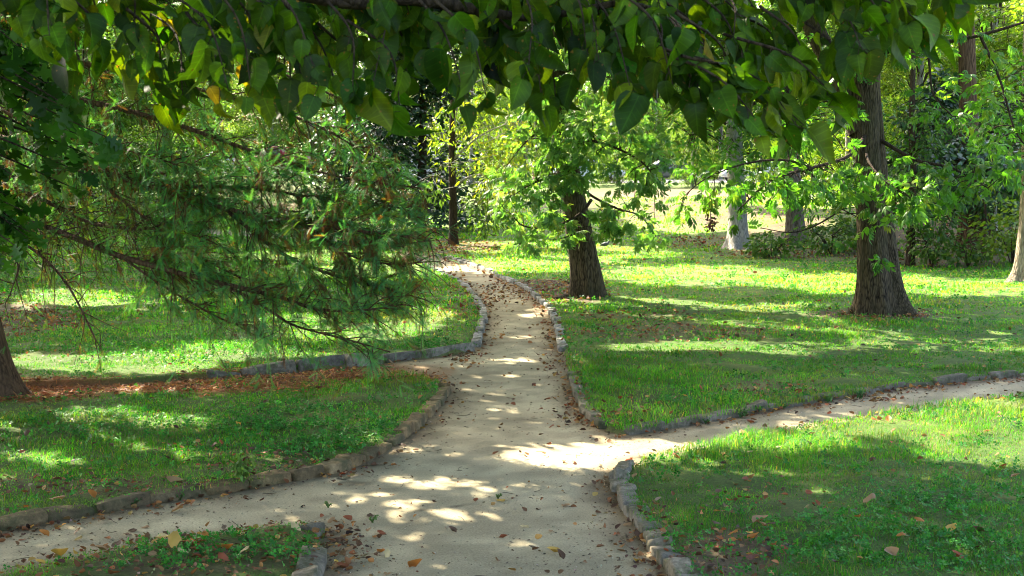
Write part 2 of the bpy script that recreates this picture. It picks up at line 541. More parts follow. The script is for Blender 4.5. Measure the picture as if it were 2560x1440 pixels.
def path_sdf(x, y):
    """signed distance to the path outline, negative on the path"""
    x = np.asarray(x, float).ravel(); y = np.asarray(y, float).ravel()
    out = np.full(len(x), 9.0)
    lo = PATH_XY.min(0) - .6; hi = PATH_XY.max(0) + .6
    m = (x > lo[0]) & (x < hi[0]) & (y > lo[1]) & (y < hi[1])
    X = x[m]; Y = y[m]
    d2 = np.full(len(X), 1e9); ins = np.zeros(len(X), bool)
    A = PATH_XY; B = np.roll(PATH_XY, -1, 0)
    for a, b in zip(A, B):
        e = b - a
        t = np.clip(((X - a[0]) * e[0] + (Y - a[1]) * e[1]) / (e @ e), 0, 1)
        d2 = np.minimum(d2, (X - a[0] - t * e[0]) ** 2 + (Y - a[1] - t * e[1]) ** 2)
        c = (a[1] > Y) != (b[1] > Y)
        ins ^= c & (X < (b[0] - a[0]) * (Y - a[1]) / (b[1] - a[1] + 1e-12) + a[0])
    s = np.sqrt(d2); s[ins] *= -1
    out[m] = s
    return out

def zone(px, py, items):
    """largest weight of a set of soft ellipses given in picture pixels (cx,cy,rx,ry,weight)"""
    w = np.zeros(np.shape(px))
    for cx, cy, rx, ry, k in items:
        r = np.sqrt(((px - cx) / rx) ** 2 + ((py - cy) / ry) ** 2)
        w = np.maximum(w, k * (1 - sstep(.55, 1.15, r)))
    return w

LITTER = [(1385, 728, 150, 34, 1), (1600, 790, 170, 18, .5), (1250, 728, 60, 40, .7), (1140, 618, 150, 18, .95), (60, 800, 190, 45, .9), (1760, 605, 170, 20, .7),
          (2010, 628, 240, 24, .8), (2200, 788, 150, 20, 1), (1720, 832, 330, 24, .6), (1820, 1385, 170, 75, .95), (1930, 1255, 190, 60, .25),
          (260, 1215, 420, 28, .65), (700, 1165, 220, 22, .6), (1930, 975, 170, 20, .6), (2280, 645, 200, 26, .8), (2420, 600, 180, 60, .6),
          (480, 1390, 380, 60, .6), (1600, 1020, 60, 30, .3), (1150, 760, 60, 60, .5), (1640, 1300, 70, 70, .5), (560, 1130, 300, 30, .25)]
NEEDLES = [(250, 966, 620, 21, .9), (760, 938, 330, 18, .85), (0, 985, 250, 24, .9), (1010, 936, 150, 12, .5)]
PINK = [(1690, 488, 190, 18, .9), (1800, 492, 200, 14, .7), (760, 520, 220, 16, .7), (640, 478, 200, 20, .3)]
CLOVER = [(770, 1075, 240, 62, 1), (2230, 1360, 400, 80, .7), (2380, 1270, 220, 50, .5), (1090, 862, 110, 22, .9), (330, 870, 420, 34, .6), (250, 1060, 300, 40, .4),
          (560, 1390, 300, 60, .9), (1900, 1000, 300, 22, .3), (1470, 840, 80, 40, .5), (1750, 1010, 150, 20, .4)]

def grid_axis(parts):
    a = []
    for lo, hi, st in parts:
        a.append(np.arange(lo, hi, st))
    return np.concatenate(a)

gx = grid_axis([(-260, -60, 20), (-60, -24, 3), (-24, -10, .5), (-10, 10, .07), (10, 24, .5), (24, 60, 3), (60, 261, 20)])
gy = grid_axis([(-40, -4, 3), (-4, 5, .4), (5, 14, .06), (14, 30, .09), (30, 60, .3), (60, 130, 1.5), (130, 400, 20)])
GX, GY = np.meshgrid(gx, gy, indexing='xy')
sx = GX.ravel(); sy = GY.ravel()
S = path_sdf(sx, sy)
Z0 = T(sx, sy)
bumps = (fbm(sx * 2.3, sy * 2.3, 3) - .5) * .045 + (fbm(sx * 9, sy * 9, 4) - .5) * .02
Zg = Z0 + bumps * sstep(.0, .3, S) - .17 * (1 - sstep(-.07, .035, S))
px_, py_ = proj(np.stack([sx, sy, Z0], -1))
lit_w = zone(px_ + (fbm(sx * 1.7, sy * 1.7, 8) - .5) * 180, py_ + (fbm(sx * 1.7, sy * .9, 9) - .5) * 40, LITTER)
ned_w = zone(px_ + (fbm(sx * 2.2, sy * 2, 18) - .5) * 150, py_ + (fbm(sx * 2, sy * 1.4, 19) - .5) * 24, NEEDLES)
pink_w = zone(px_, py_, PINK)
n1 = fbm(sx * .5, sy * .5, 21)[:, None]
n2 = fbm(sx * 3, sy * 3, 22)[:, None]
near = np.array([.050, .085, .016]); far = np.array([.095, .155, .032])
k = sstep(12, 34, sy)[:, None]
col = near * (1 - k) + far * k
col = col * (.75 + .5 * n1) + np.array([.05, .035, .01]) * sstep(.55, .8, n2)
def lerp(c, b, w): return c * (1 - w[:, None]) + np.asarray(b) * w[:, None]
col = lerp(col, np.array([.115, .078, .048]) * .9, np.clip(lit_w * 1.05 - .25 * n2[:, 0], 0, 1))
col = lerp(col, (.21, .085, .030), np.clip(ned_w, 0, 1))
col = lerp(col, (.21, .125, .08), np.clip(pink_w, 0, 1))
bk = sstep(.2, 2.0, .956 * (sx - 5.3) + .294 * (sy - 40)) * (1 - sstep(70, 84, sy)) * sstep(24, 28, sy)
col = lerp(col, np.array([.12, .09, .05]), bk * (.25 + .75 * sstep(.45, .6, n1[:, 0])))
col = col * (1 - .28 * sstep(42, 52, sy))[:, None]
col = lerp(col, (.16, .12, .08), .85 * (1 - sstep(-.05, .05, S)))
ny, nx = GX.shape
I, J = np.meshgrid(np.arange(ny - 1), np.arange(nx - 1), indexing='ij')
GF = np.stack([I * nx + J, I * nx + J + 1, (I + 1) * nx + J + 1, (I + 1) * nx + J], -1).reshape(-1, 4)
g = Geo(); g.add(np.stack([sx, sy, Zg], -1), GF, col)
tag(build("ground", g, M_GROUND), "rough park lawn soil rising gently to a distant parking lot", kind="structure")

# path sheet, slightly lower than the lawns
PSTEP = .055
def path_z(x, y):
    return T(x, y) - .050 + (fbm(np.asarray(x) * 1.4, np.asarray(y) * 1.4, 31) - .5) * .035 + (vn(np.asarray(x) * 14, np.asarray(y) * 14, 32) - .5) * .006
keep = (S < .10)
qk = keep[GF].any(1) & (sy[GF[:, 0]] > 3) & (np.abs(sx[GF[:, 0]]) < 14)
PF = GF[qk]
u, inv = np.unique(PF, return_inverse=True)
X = sx[u]; Y = sy[u]; Zp = path_z(X, Y)
Zp = np.where(S[u] > .06, Zp - .05, Zp)
c = np.array([.305, .264, .168]) * (.68 + .64 * fbm(X * .9, Y * .7, 41, 4))[:, None] * (.86 + .28 * sstep(.35, .65, fbm(X * 5, Y * 5, 46, 2)))[:, None]
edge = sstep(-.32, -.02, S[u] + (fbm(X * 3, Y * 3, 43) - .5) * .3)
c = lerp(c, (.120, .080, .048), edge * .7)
ne = zone(*proj(np.stack([X, Y, Zp], -1)), [(400, 966, 640, 24, .8), (800, 927, 340, 24, .7), (1040, 927, 130, 18, .4)])
ne = ne * (X < gnd(1140, 930)[0])
c = lerp(c, (.21, .085, .034), np.clip(ne * (.5 + fbm(X * 4, Y * 4, 44)), 0, 1))
# hairline cracks across the packed surface
crack = np.abs(fbm(X * .55 + 3, Y * 1.5, 47, 4) - .5)
c = c * (1 - .65 * (1 - sstep(.0, .008, crack)) * (Y < 11))[:, None]
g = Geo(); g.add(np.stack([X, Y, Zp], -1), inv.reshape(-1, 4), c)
tag(build("path", g, M_PATH), "pale packed grit footpath forking between the lawns", kind="structure")

# far parking lot strip
g = Geo()
xs = np.arange(-80, 81, 4.0); ys = np.array([89.5, 96, 104, 112, 120])
PX, PY = np.meshgrid(xs, ys, indexing='xy')
zz = T(PX, PY) + .05
I, J = np.meshgrid(np.arange(len(ys) - 1), np.arange(len(xs) - 1), indexing='ij'); w = len(xs)
g.add(np.stack([PX.ravel(), PY.ravel(), zz.ravel()], -1), np.stack([I * w + J, I * w + J + 1, (I + 1) * w + J + 1, (I + 1) * w + J], -1).reshape(-1, 4), (.10, .10, .10))
tag(build("parking_lot", g, M_ASPHALT), "grey asphalt parking lot beyond the far lawn", kind="structure")

# ================================================================== edging stones
ONES = ["", "first", "second", "third", "fourth", "fifth", "sixth", "seventh", "eighth", "ninth", "tenth", "eleventh", "twelfth", "thirteenth", "fourteenth", "fifteenth",
        "sixteenth", "seventeenth", "eighteenth", "nineteenth"]
TENS = {2: ("twenty", "twentieth"), 3: ("thirty", "thirtieth"), 4: ("forty", "fortieth"), 5: ("fifty", "fiftieth"), 6: ("sixty", "sixtieth"), 7: ("seventy", "seventieth")}
def ordinal(n):
    if n < 20: return ONES[n]
    t, o = divmod(n, 10)
    return TENS[t][1] if o == 0 else TENS[t][0] + "-" + ONES[o]

def rounded_block(L, W, Hh, seed, p=13, rough=.07):
    """a worn rectangular stone: 1 x 1 x 1 lattice box pushed to a rounded, chipped shape"""
    n = 6
    r = np.random.default_rng(seed)
    lin = np.linspace(-1, 1, n + 1)
    pts = {}; V = []; F = []
    def vid(a, b, c):
        kk = (a, b, c)
        if kk not in pts:
            pts[kk] = len(V); V.append((lin[a], lin[b], lin[c]))
        return pts[kk]
    for ax in range(3):
        for side in (0, n):
            for i in range(n):
                for j in range(n):
                    q = []
                    for di, dj in ((0, 0), (1, 0), (1, 1), (0, 1)):
                        t = [0, 0, 0]; t[ax] = side; t[(ax + 1) % 3] = i + di; t[(ax + 2) % 3] = j + dj
                        q.append(vid(*t))
                    F.append(q if side else q[::-1])
    V = np.array(V)
    nr = (np.abs(V) ** p).sum(1) ** (1 / p)
    V = V / nr[:, None]
    off = r.uniform(0, 100, 3)
    a = vn(V[:, 0] * 1.9 + off[0] + V[:, 2], V[:, 1] * 1.9 + off[1], seed) - .5
    b = vn(V[:, 1] * 2.3 + off[1] + V[:, 0], V[:, 2] * 1.7 + off[2], seed + 3) - .5
    V = V * (1 + rough * (a + b)[:, None])
    V[:, 2] += (V[:, 0] * r.normal() * .10 + V[:, 1] * r.normal() * .07) * (V[:, 2] > 0)
    V[:, 0] += V[:, 2] * r.normal() * .05
    return V * np.array([L / 2, W / 2, Hh / 2]), np.array(F)

def stone_row(pxline, length, width, height, sink, cols, name, labelfn, group, jl=.25, inset=0, gap=.007, max_n=99, fade=0):
    P = np.array([gnd(x, y)[:2] for x, y in pxline])
    C = catmull(P, 8)
    seg = np.linalg.norm(np.diff(C, axis=0), axis=1); cum = np.concatenate([[0], np.cumsum(seg)])
    def pos(s): return np.array([np.interp(s, cum, C[:, 0]), np.interp(s, cum, C[:, 1])])
    s = 0; i = 0
    while s < cum[-1] - length * .4 and i < max_n:
        L = length * rng.uniform(1 - jl, 1 + jl)
        a, b = pos(s), pos(min(s + L, cum[-1]))
        d = b - a; Ln = np.linalg.norm(d); d /= Ln
        side = np.array([-d[1], d[0]]) * inset
        c2 = (a + b) / 2 + side + rng.normal(size=2) * .008
        W = width * rng.uniform(.85, 1.18); Hh = height * rng.uniform(.92, 1.1)
        V, F = rounded_block(Ln - gap, W, Hh, 1000 + int(rng.integers(1 << 20)), rough=.075)
        ang = math.atan2(d[1], d[0]) + rng.normal() * .03
        V[:, 2] += V[:, 0] * rng.normal() * .035 + V[:, 1] * rng.normal() * .08
        R = np.array([[math.cos(ang), -math.sin(ang), 0], [math.sin(ang), math.cos(ang), 0], [0, 0, 1]])
        z = float(T(c2[0], c2[1]))
        o = np.array([c2[0], c2[1], z + sink - fade * max(0, s / cum[-1] - .55) / .45 + Hh / 2 + rng.normal() * .009])
        colr = np.array(cols[int(rng.integers(len(cols)))]) * rng.uniform(.8, 1.2)
        g = Geo(); g.add(V @ R.T + o, F, colr)
        i += 1
        ob = build(name, g, M_STONE, None, o)
        tag(ob, labelfn(i), "kerb stone", group)
        s += L
    return i

GRAN = [(.155, .135, .10), (.125, .108, .08), (.18, .155, .115), (.14, .12, .085)]
WARM = [(.175, .118, .055), (.14, .10, .050), (.21, .15, .075), (.12, .09, .048)]
stone_row([(-120, 1322), (0, 1301), (130, 1279), (265, 1256), (400, 1233), (520, 1216), (640, 1200), (740, 1182), (840, 1161), (930, 1119), (1000, 1079), (1062, 1027), (1104, 982), (1114, 962)],
          .30, .12, .16, -.146, WARM, "edging_stone",
          lambda i: f"brown edging stone before the left lawn, {ordinal(i)} from the bottom left corner", "edging stones along the near left lawn", gap=.009)
stone_row([(1189, 858), (1196, 830), (1205, 800), (1205, 775), (1192, 748), (1167, 720), (1132, 694), (1087, 671), (1042, 649), (962, 621), (880, 605)],
          .42, .10, .14, -.128, [(.24, .23, .20), (.20, .19, .17), (.27, .26, .23)], "edging_stone",
          lambda i: f"pale flat edging stone left of the winding path, {ordinal(i)} from the kerb corner", "edging stones on the left of the winding path")
stone_row([(1188, 866), (1100, 878), (1000, 890), (900, 902), (800, 913), (660, 925), (520, 934)],
          .62, .12, .25, -.188, [(.17, .155, .12), (.14, .13, .105), (.20, .18, .14)], "kerb_block",
          lambda i: f"mossy grey kerb block behind the needle litter, {ordinal(i)} from the winding path", "grey kerb blocks along the needle path", jl=.35, inset=-.04, gap=.012, fade=.055)
stone_row([(1408, 868), (1398, 838), (1393, 803), (1378, 771), (1349, 741), (1309, 713), (1260, 690), (1200, 666), (1140, 646), (1090, 638)],
          .40, .10, .14, -.128, [(.24, .23, .20), (.20, .19, .17), (.27, .26, .23)], "edging_stone",
          lambda i: f"pale flat edging stone right of the winding path, {ordinal(i)} before its bend", "edging stones on the right of the winding path")
stone_row([(1428, 926), (1442, 968), (1456, 1004), (1482, 1036), (1518, 1062)],
          .34, .10, .14, -.134, GRAN, "edging_stone",
          lambda i: f"low grey edging stone by the leaf piles, {ordinal(i)} along the right lawn's point", "edging stones on the point of the right lawn")
stone_row([(1560, 1073), (1600, 1067), (1680, 1051), (1800, 1032), (2000, 1001), (2200, 966), (2400, 942), (2560, 930), (2700, 915)],
          .42, .085, .16, -.150, GRAN, "edging_stone",
          lambda i: f"dark grey kerb stone along the right hand path, {ordinal(i)} from the fork", "kerb stones along the right hand path")
stone_row([(1568, 1158), (1553, 1180), (1552, 1205), (1572, 1240), (1602, 1285), (1640, 1335), (1672, 1385), (1712, 1440), (1770, 1530)],
          .165, .12, .20, -.186, [(.23, .205, .155), (.19, .17, .135), (.26, .22, .155), (.175, .16, .125)], "cobble_stone",
          lambda i: f"chunky grey cobble edging the near right lawn, {ordinal(i)} down from its tip", "cobbles edging the near right lawn", jl=.2, gap=.004)
for k_, (p0, p1, lab) in enumerate([((760, 1322), (806, 1326), "square worn stone block on the mossy verge's inner corner"),
                                    ((800, 1375), (772, 1440), "long flat stone block sunk in leaves beside the near path"),
                                    ((770, 1448), (735, 1540), "half buried stone block at the bottom edge of the mossy verge")]):
    stone_row([p0, p1], np.linalg.norm(gnd(*p0) - gnd(*p1)) * .97, .12 if k_ else .11, .15, -.128, GRAN, "edging_stone", lambda i, l=lab: l, "stones edging the mossy verge", jl=.02, max_n=1)

# ================================================================== sunlight pattern: gaps left in the added shade leaves (picture pixels)
SUNNY = [(1460, 1130, 380, 46, 1), (1640, 1110, 200, 30, 1), (1700, 1112, 190, 20, 1), (1170, 1203, 270, 21, 1), (1130, 1262, 230, 14, 1), (950, 1238, 150, 17, .95), (1120, 1158, 300, 12, .8), (1100, 1115, 160, 8, .6),
         (1330, 1195, 120, 12, .7), (1950, 1110, 300, 32, 1), (2250, 1062, 360, 52, 1), (2500, 1095, 280, 95, 1), (1960, 1190, 160, 16, .7), (2120, 1230, 130, 12, .6), (1780, 1160, 130, 16, .7), (2480, 1010, 200, 25, 1), (2650, 960, 80, 20, .5),
         (1700, 862, 260, 20, 1), (2050, 868, 360, 20, 1), (2450, 864, 300, 20, 1), (1480, 905, 60, 8, .5),
         (1750, 690, 330, 34, 1), (2150, 708, 320, 30, 1), (2480, 722, 220, 30, 1), (1330, 668, 200, 20, 1), (1220, 655, 120, 12, .9), (1500, 650, 120, 22, .6),
         (1900, 768, 220, 14, .6), (2000, 795, 180, 8, .5), (1600, 760, 100, 10, .45), (2330, 775, 140, 8, .3),
         (1720, 540, 220, 52, 1), (1900, 560, 240, 30, .9), (1650, 500, 280, 40, 1), (2050, 500, 300, 30, .8), (1550, 590, 140, 14, .35), (1900, 636, 160, 9, .5),
         (300, 905, 380, 32, 1), (640, 880, 280, 30, .8), (900, 830, 260, 30, .8), (1050, 790, 130, 40, .7), (700, 800, 200, 22, .6), (200, 745, 160, 30, .9), (80, 760, 90, 25, .9), (450, 760, 260, 30, .5),
         (950, 680, 220, 34, .8), (800, 640, 300, 24, .7), (1120, 560, 200, 20, .7), (1000, 540, 200, 30, .8), (700, 520, 300, 30, .9),
         (200, 1065, 300, 44, 1), (420, 1110, 230, 34, 1), (90, 1150, 150, 30, .6), (640, 1130, 140, 22, .65), (900, 975, 180, 24, .4), (760, 1000, 120, 16, .4), (300, 1170, 260, 16, .5),
         (350, 974, 420, 11, .9), (800, 938, 200, 9, .5), (960, 1100, 120, 20, .6),
         (1140, 664, 70, 10, .9), (1290, 778, 70, 8, .8), (1290, 835, 80, 10, .7), (1300, 892, 90, 11, .8), (1270, 932, 110, 8, .7), (1200, 965, 80, 7, .6), (1320, 990, 70, 6, .6), (1250, 1010, 90, 5, .5),
         (1400, 1052, 70, 8, .5), (1550, 1052, 60, 6, .5), (100, 1330, 120, 9, .45), (330, 1300, 130, 9, .45), (600, 1262, 130, 9, .55), (450, 1290, 60, 6, .5), (700, 1300, 80, 6, .5), (230, 1370, 90, 7, .35),
         (800, 1190, 110, 10, .6), (1640, 1345, 30, 40, .7), (1890, 1365, 90, 9, .6), (2050, 1330, 90, 12, .4), (1500, 1350, 90, 7, .4), (1250, 1400, 130, 7, .3), (900, 1380, 60, 8, .3), (500, 1400, 80, 10, .4)]

def shade_keep(x, y):
    """probability that an added unseen leaf is kept to shade ground point (x,y)"""
    z = T(x, y)
    px, py = proj(np.stack([x, y, z], -1))
    jx = (fbm(x * 1.1, y * 1.1, 61) - .5) * 130
    jy = (fbm(x * 1.3, y * 1.0, 62) - .5) * np.clip(420 / np.maximum(y, 5), 10, 60)
    w = zone(px + jx, py + jy, SUNNY)
    d = fbm(x * 1.5, y * 1.1, 63, 3)
    holes = sstep(.60, .70, d) * .12 * (y < 30)
    w = sstep(.40, .60, w * (.72 + .56 * fbm(x * 2.6, y * 2.0, 66, 2)))
    return (1 - w) * (1 - holes)

# ================================================================== grass, clover, litter
def in_frame(P, mx=260, my=170):
    px, py = proj(P)
    return (px > -mx) & (px < 2560 + mx) & (py < 1440 + my) & (P[:, 1] > 1)

T_BLADE = (np.array([[-.5, 0, 0], [.5, 0, 0], [-.38, .5, .10], [.38, .5, .10], [0, 1, .42]]), np.array([[0, 1, 3], [0, 3, 2], [2, 3, 4]]))
def blades(pos, h, w, lean, cols):
    n = len(pos)
    a = rng.uniform(0, 2 * np.pi, n)
    side = np.stack([np.cos(a), np.sin(a), np.zeros(n)], -1)
    fw = np.stack([-np.sin(a), np.cos(a), np.zeros(n)], -1)
    V = np.zeros((n, 5, 3))
    for i, (tx, ty, tz) in enumerate(T_BLADE[0]):
        V[:, i] = pos + side * (tx * w)[:, None] + fw * (tz * lean * h * 2)[:, None]
        V[:, i, 2] += ty * h * (1 - .25 * lean * ty)
    F = (T_BLADE[1][None] + (np.arange(n) * 5)[:, None, None]).reshape(-1, 3)
    C = np.repeat(cols, 5, 0).reshape(n, 5, 3).copy()
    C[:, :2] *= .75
    return V.reshape(-1, 3), F, C.reshape(-1, 3)

g = Geo()
for y0, y1, dens, hh, ww in [(5.6, 8.5, 5200, .040, .0030), (8.5, 11, 4200, .043, .0036), (11, 15, 2300, .045, .0055), (15, 20, 1200, .05, .009), (20, 28, 420, .055, .017), (28, 40, 190, .06, .028), (40, 62, 60, .07, .05)]:
    xm = .36 * y1 + 2.4
    n = int((y1 - y0) * 2 * xm * dens)
    x = rng.uniform(-xm, xm, n); y = rng.uniform(y0, y1, n)
    P = np.stack([x, y, T(x, y)], -1)
    m = in_frame(P, 640); P = P[m]; x = P[:, 0]; y = P[:, 1]
    s = path_sdf(x, y)
    px, py = proj(P)
    lw = np.maximum(zone(px + (fbm(x * 1.7, y * 1.7, 8) - .5) * 180, py + (fbm(x * 1.7, y * .9, 9) - .5) * 40, LITTER), zone(px, py, NEEDLES))
    lw = np.maximum(lw, .9 * zone(px, py, PINK))
    bkk = sstep(.2, 2.0, .956 * (x - 5.3) + .294 * (y - 40)) * (1 - sstep(70, 84, y))
    lw = np.maximum(lw, bkk * .6)
    cw = zone(px, py, CLOVER)
    patch = fbm(x * 1.6, y * 1.6, 71)
    lush = fbm(x * .8 + 9, y * .8, 72)
    pr = (1 - .93 * np.clip(lw, 0, 1)) * (.45 + .9 * sstep(.3, .6, patch)) * (1 - .45 * cw)
    edge_ok = s > (-.03 + .05 * rng.random(len(x)))
    soft_r = (px > 1600) & (py > 975) & (py < 1190)            # unkerbed edge where the grass leans over the path
    edge_ok |= soft_r & (s > -.08)
    k = (rng.random(len(x)) < pr) & edge_ok
    P = P[k]; x = x[k]; y = y[k]; lush = lush[k]; patch = patch[k]; s = s[k]; soft_r = soft_r[k]; px = px[k]; py = py[k]
    n = len(x)
    h = hh * (.40 + .7 * sstep(.35, .75, lush) + .75 * sstep(.62, .78, fbm(x * 2.2, y * 2.2, 75))) * rng.uniform(.5, 1.4, n)
    tall = soft_r & (s < .8)
    h = np.where(tall, h * rng.uniform(1.0, 2.0, n), h)
    w = ww * rng.uniform(.7, 1.3, n)
    base = pick([(.042, .235, .008, 5), (.070, .275, .010, 4), (.120, .290, .022, 2), (.028, .185, .012, 2), (.27, .23, .085, .8)], n, .2)
    t = sstep(.35, .7, fbm(x * .35, y * .35, 73))[:, None]
    base = base * (.80 + .4 * t) * (.72 + .56 * sstep(.3, .7, fbm(x * 2.1, y * 2.1, 76)))[:, None]
    tan = sstep(.58, .74, fbm(x * 1.2, y * 1.2, 77))[:, None] * .30
    base = base * (1 - tan) + np.array([.20, .19, .07]) * tan
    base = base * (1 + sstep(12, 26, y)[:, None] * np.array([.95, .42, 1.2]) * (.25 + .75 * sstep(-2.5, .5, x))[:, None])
    dry = (rng.random(n) < .25) & tall
    base[dry] = base[dry] * .4 + np.array([.20, .19, .075]) * .6
    P[:, 2] -= .004
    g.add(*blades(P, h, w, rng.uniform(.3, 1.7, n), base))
tag(build("grass", g, M_GRASS), "short uneven lawn grass with tufts and thin patches", kind="stuff")
print("grass verts", g.n)

# clover and strawberry-like ground cover
tri = []; tf = []
for a in (0, 2.09, 4.19):
    b = len(tri)
    for r_, da, z_ in ((.05, 0, 0), (.7, -.62, .04), (1.05, -.25, .10), (1.05, .25, .10), (.7, .62, .04)):
        tri.append((r_ * math.cos(a + da), r_ * math.sin(a + da), z_))
    tf += [(b, b + 1, b + 2), (b, b + 2, b + 3), (b, b + 3, b + 4)]
T_TREF = (np.array(tri), np.array(tf))
g = Geo()
for y0, y1, dens, sz in [(5.6, 9, 1700, .017), (9, 13, 1000, .019), (13, 20, 420, .022), (20, 32, 150, .035)]:
    xm = .36 * y1 + 2.2
    n = int((y1 - y0) * 2 * xm * dens)
    x = rng.uniform(-xm, xm, n); y = rng.uniform(y0, y1, n)
    P = np.stack([x, y, T(x, y)], -1)
    m = in_frame(P, 640); P = P[m]
    px, py = proj(P)
    cw = zone(px + (fbm(P[:, 0] * 2, P[:, 1] * 2, 81) - .5) * 220, py + (fbm(P[:, 0] * 2, P[:, 1] * 2, 82) - .5) * 50, CLOVER)
    s = path_sdf(P[:, 0], P[:, 1])
    k = (rng.random(len(P)) < .24 * sstep(.45, .60, fbm(P[:, 0] * 3, P[:, 1] * 3, 83)) + .95 * cw * sstep(.3, .5, fbm(P[:, 0] * 4, P[:, 1] * 4, 84))) & (s > .03)
    P = P[k]; n = len(P)
    P[:, 2] += rng.uniform(.012, .05, n)
    nn = rdir(n, 2.2)
    g.add(*place(*T_TREF, P, rdir(n), nn, sz * rng.uniform(.6, 1.35, n), pick([(.036, .170, .026, 4), (.055, .205, .040, 3), (.025, .130, .024, 3), (.085, .21, .03, 1)], n, .2)))
tag(build("clover", g, M_CLOVER), "patches of small clover-like leaves growing through the grass", kind="stuff")
print("clover verts", g.n)
# ================================================================== fallen leaves
DRYPAL = [(.20, .095, .035, 4), (.13, .065, .032, 4), (.27, .15, .055, 3), (.085, .05, .033, 3), (.33, .20, .06, 1.2), (.22, .07, .03, 1.5), (.24, .19, .13, 1)]
def path_or_ground_z(x, y):
    s = path_sdf(x, y)
    return np.where(s < 0, path_z(x, y), T(x, y) + .01), s

g = Geo()
for y0, y1, dens, sz in [(5.6, 10, 420, .028), (10, 16, 300, .032), (16, 26, 150, .040), (26, 42, 45, .06)]:
    xm = .36 * y1 + 1.4
    n = int((y1 - y0) * 2 * xm * dens)
    x = rng.uniform(-xm, xm, n); y = rng.uniform(y0, y1, n)
    z, s = path_or_ground_z(x, y)
    P = np.stack([x, y, z], -1)
    px, py = proj(P)
    lw = np.maximum(zone(px, py, LITTER), .9 * zone(px, py, NEEDLES))
    edge = np.exp(-(np.minimum(s, 0) / .20) ** 2) * (s < 0) * (.25 + 1.2 * sstep(.45, .62, fbm(x * 1.2, y * 1.2, 91)))
    edge = np.maximum(edge, zone(px, py, [(1500, 1050, 110, 26, 1), (1625, 1355, 60, 60, 1), (850, 1370, 90, 70, 1), (1440, 980, 40, 50, .9), (2150, 1000, 120, 12, .9), (2480, 950, 120, 12, .9), (1240, 735, 40, 26, .6), (1390, 830, 22, 60, .7), (1180, 900, 50, 26, .6), (1215, 770, 20, 50, .6)]))
    pr = .018 + .75 * lw * (s > 0) + .95 * edge + .014 * (s < 0) + .6 * lw * (s < 0) + .3 * (px < 830) * (py > 1290) * (s > 0)
    k = (rng.random(len(P)) < pr) & in_frame(P)
    P = P[k]; n = len(P)
    P[:, 2] += rng.uniform(.004, .018, n)
    g.add(*place(*(T_DRY if True else T_DRY2), P, rdir(n) * [1, 1, .25], rdir(n, 2.0), sz * rng.uniform(.5, 1.7, n), pick(DRYPAL, n, .3)))
# crumbs and twigs on the path
n = 70000
y = 5.6 + 20 * rng.random(n) ** 1.4; x = rng.uniform(-1, 1, n) * (.36 * y + 1)
s = path_sdf(x, y)
k = (s < 0) & (rng.random(n) < .10 + .9 * np.exp(-(s / .25) ** 2))
x = x[k]; y = y[k]; n = len(x)
P = np.stack([x, y, path_z(x, y) + .004], -1)
g.add(*place(*T_DIAMOND, P, rdir(n) * [1, 1, .1], rdir(n, 3), (.010 + .0006 * y) * rng.uniform(.5, 1.8, n), pick([(.10, .065, .04, 3), (.06, .04, .03, 2), (.2, .12, .06, 1)], n, .3)))
n = 26000
y = 5.6 + 11 * rng.random(n) ** 1.5; x = rng.uniform(-1, 1, n) * (.36 * y + 1)
s = path_sdf(x, y)
k = (s < -.03) & (rng.random(n) < .25 + .75 * sstep(.4, .65, fbm(x * 1.1, y * 1.1, 97)))
x = x[k]; y = y[k]; n = len(x)
gp = Geo()
gp.add(*place(np.array([[0, -.5, -.2], [.5, 0, 0], [0, .5, -.2], [-.5, 0, -.1], [0, 0, .38]]), np.array([[0, 1, 4], [1, 2, 4], [2, 3, 4], [3, 0, 4]]), np.stack([x, y, path_z(x, y) + .001], -1), rdir(n) * [1, 1, .05], rdir(n, 5), rng.uniform(.003, .012, n) * (1 + .6 * (rng.random(n) < .05)), pick([(.34, .30, .23, 3), (.22, .19, .14, 3), (.14, .12, .09, 2), (.45, .42, .36, .7)], n, .2)))
tag(build("path_grit", gp, M_DRY, smooth=False), "loose grit and small pebbles on the packed path", kind="stuff")
n = 420
y = 5.8 + 12 * rng.random(n) ** 1.3; x = rng.uniform(-1, 1, n) * (.36 * y + 1)
s = path_sdf(x, y)
for xx, yy in zip(x[s < .1], y[s < .1]):
    a = rng.uniform(0, 6.28); L = rng.uniform(.03, .13)
    p0 = np.array([xx, yy, float(path_z(xx, yy)) + .006]); p1 = p0 + [L * math.cos(a), L * math.sin(a), .002]
    V, F = tube(catmull([p0, (p0 + p1) / 2 + rng.normal(size=3) * .006, p1], 2), .0018, 3)
    g.add(V, F, (.05, .032, .02))
tag(build("leaf_litter", g, M_DRY), "scattered small brown leaves, crumbs and twigs on path and lawn", kind="stuff")

# needle litter under the feathery conifer
g = Geo()
n = 60000
px = rng.uniform(-300, 1120, n); py = rng.uniform(905, 1020, n)
w = zone(px, py, NEEDLES)
k = rng.random(n) < w * .8
d = ray(px[k], py[k]); t = -EYE / d[:, 2]
P = d * t[:, None]; P[:, 2] += EYE
z, s = path_or_ground_z(P[:, 0], P[:, 1]); P[:, 2] = z + rng.uniform(.003, .02, len(P))
n = len(P)
g.add(*place(np.array([[-.06, 0, 0], [.06, 0, 0], [.05, 1, 0], [-.05, 1, 0]]), np.array([[0, 1, 2], [0, 2, 3]]), P, rdir(n) * [1, 1, .2], rdir(n, 2), rng.uniform(.03, .07, n), pick([(.27, .105, .035, 4), (.20, .07, .025, 3), (.34, .17, .06, 2), (.11, .05, .03, 1)], n, .25)))
tag(build("needle_litter", g, M_DRY), "orange brown dropped needles carpeting the side path by the conifer", kind="stuff")

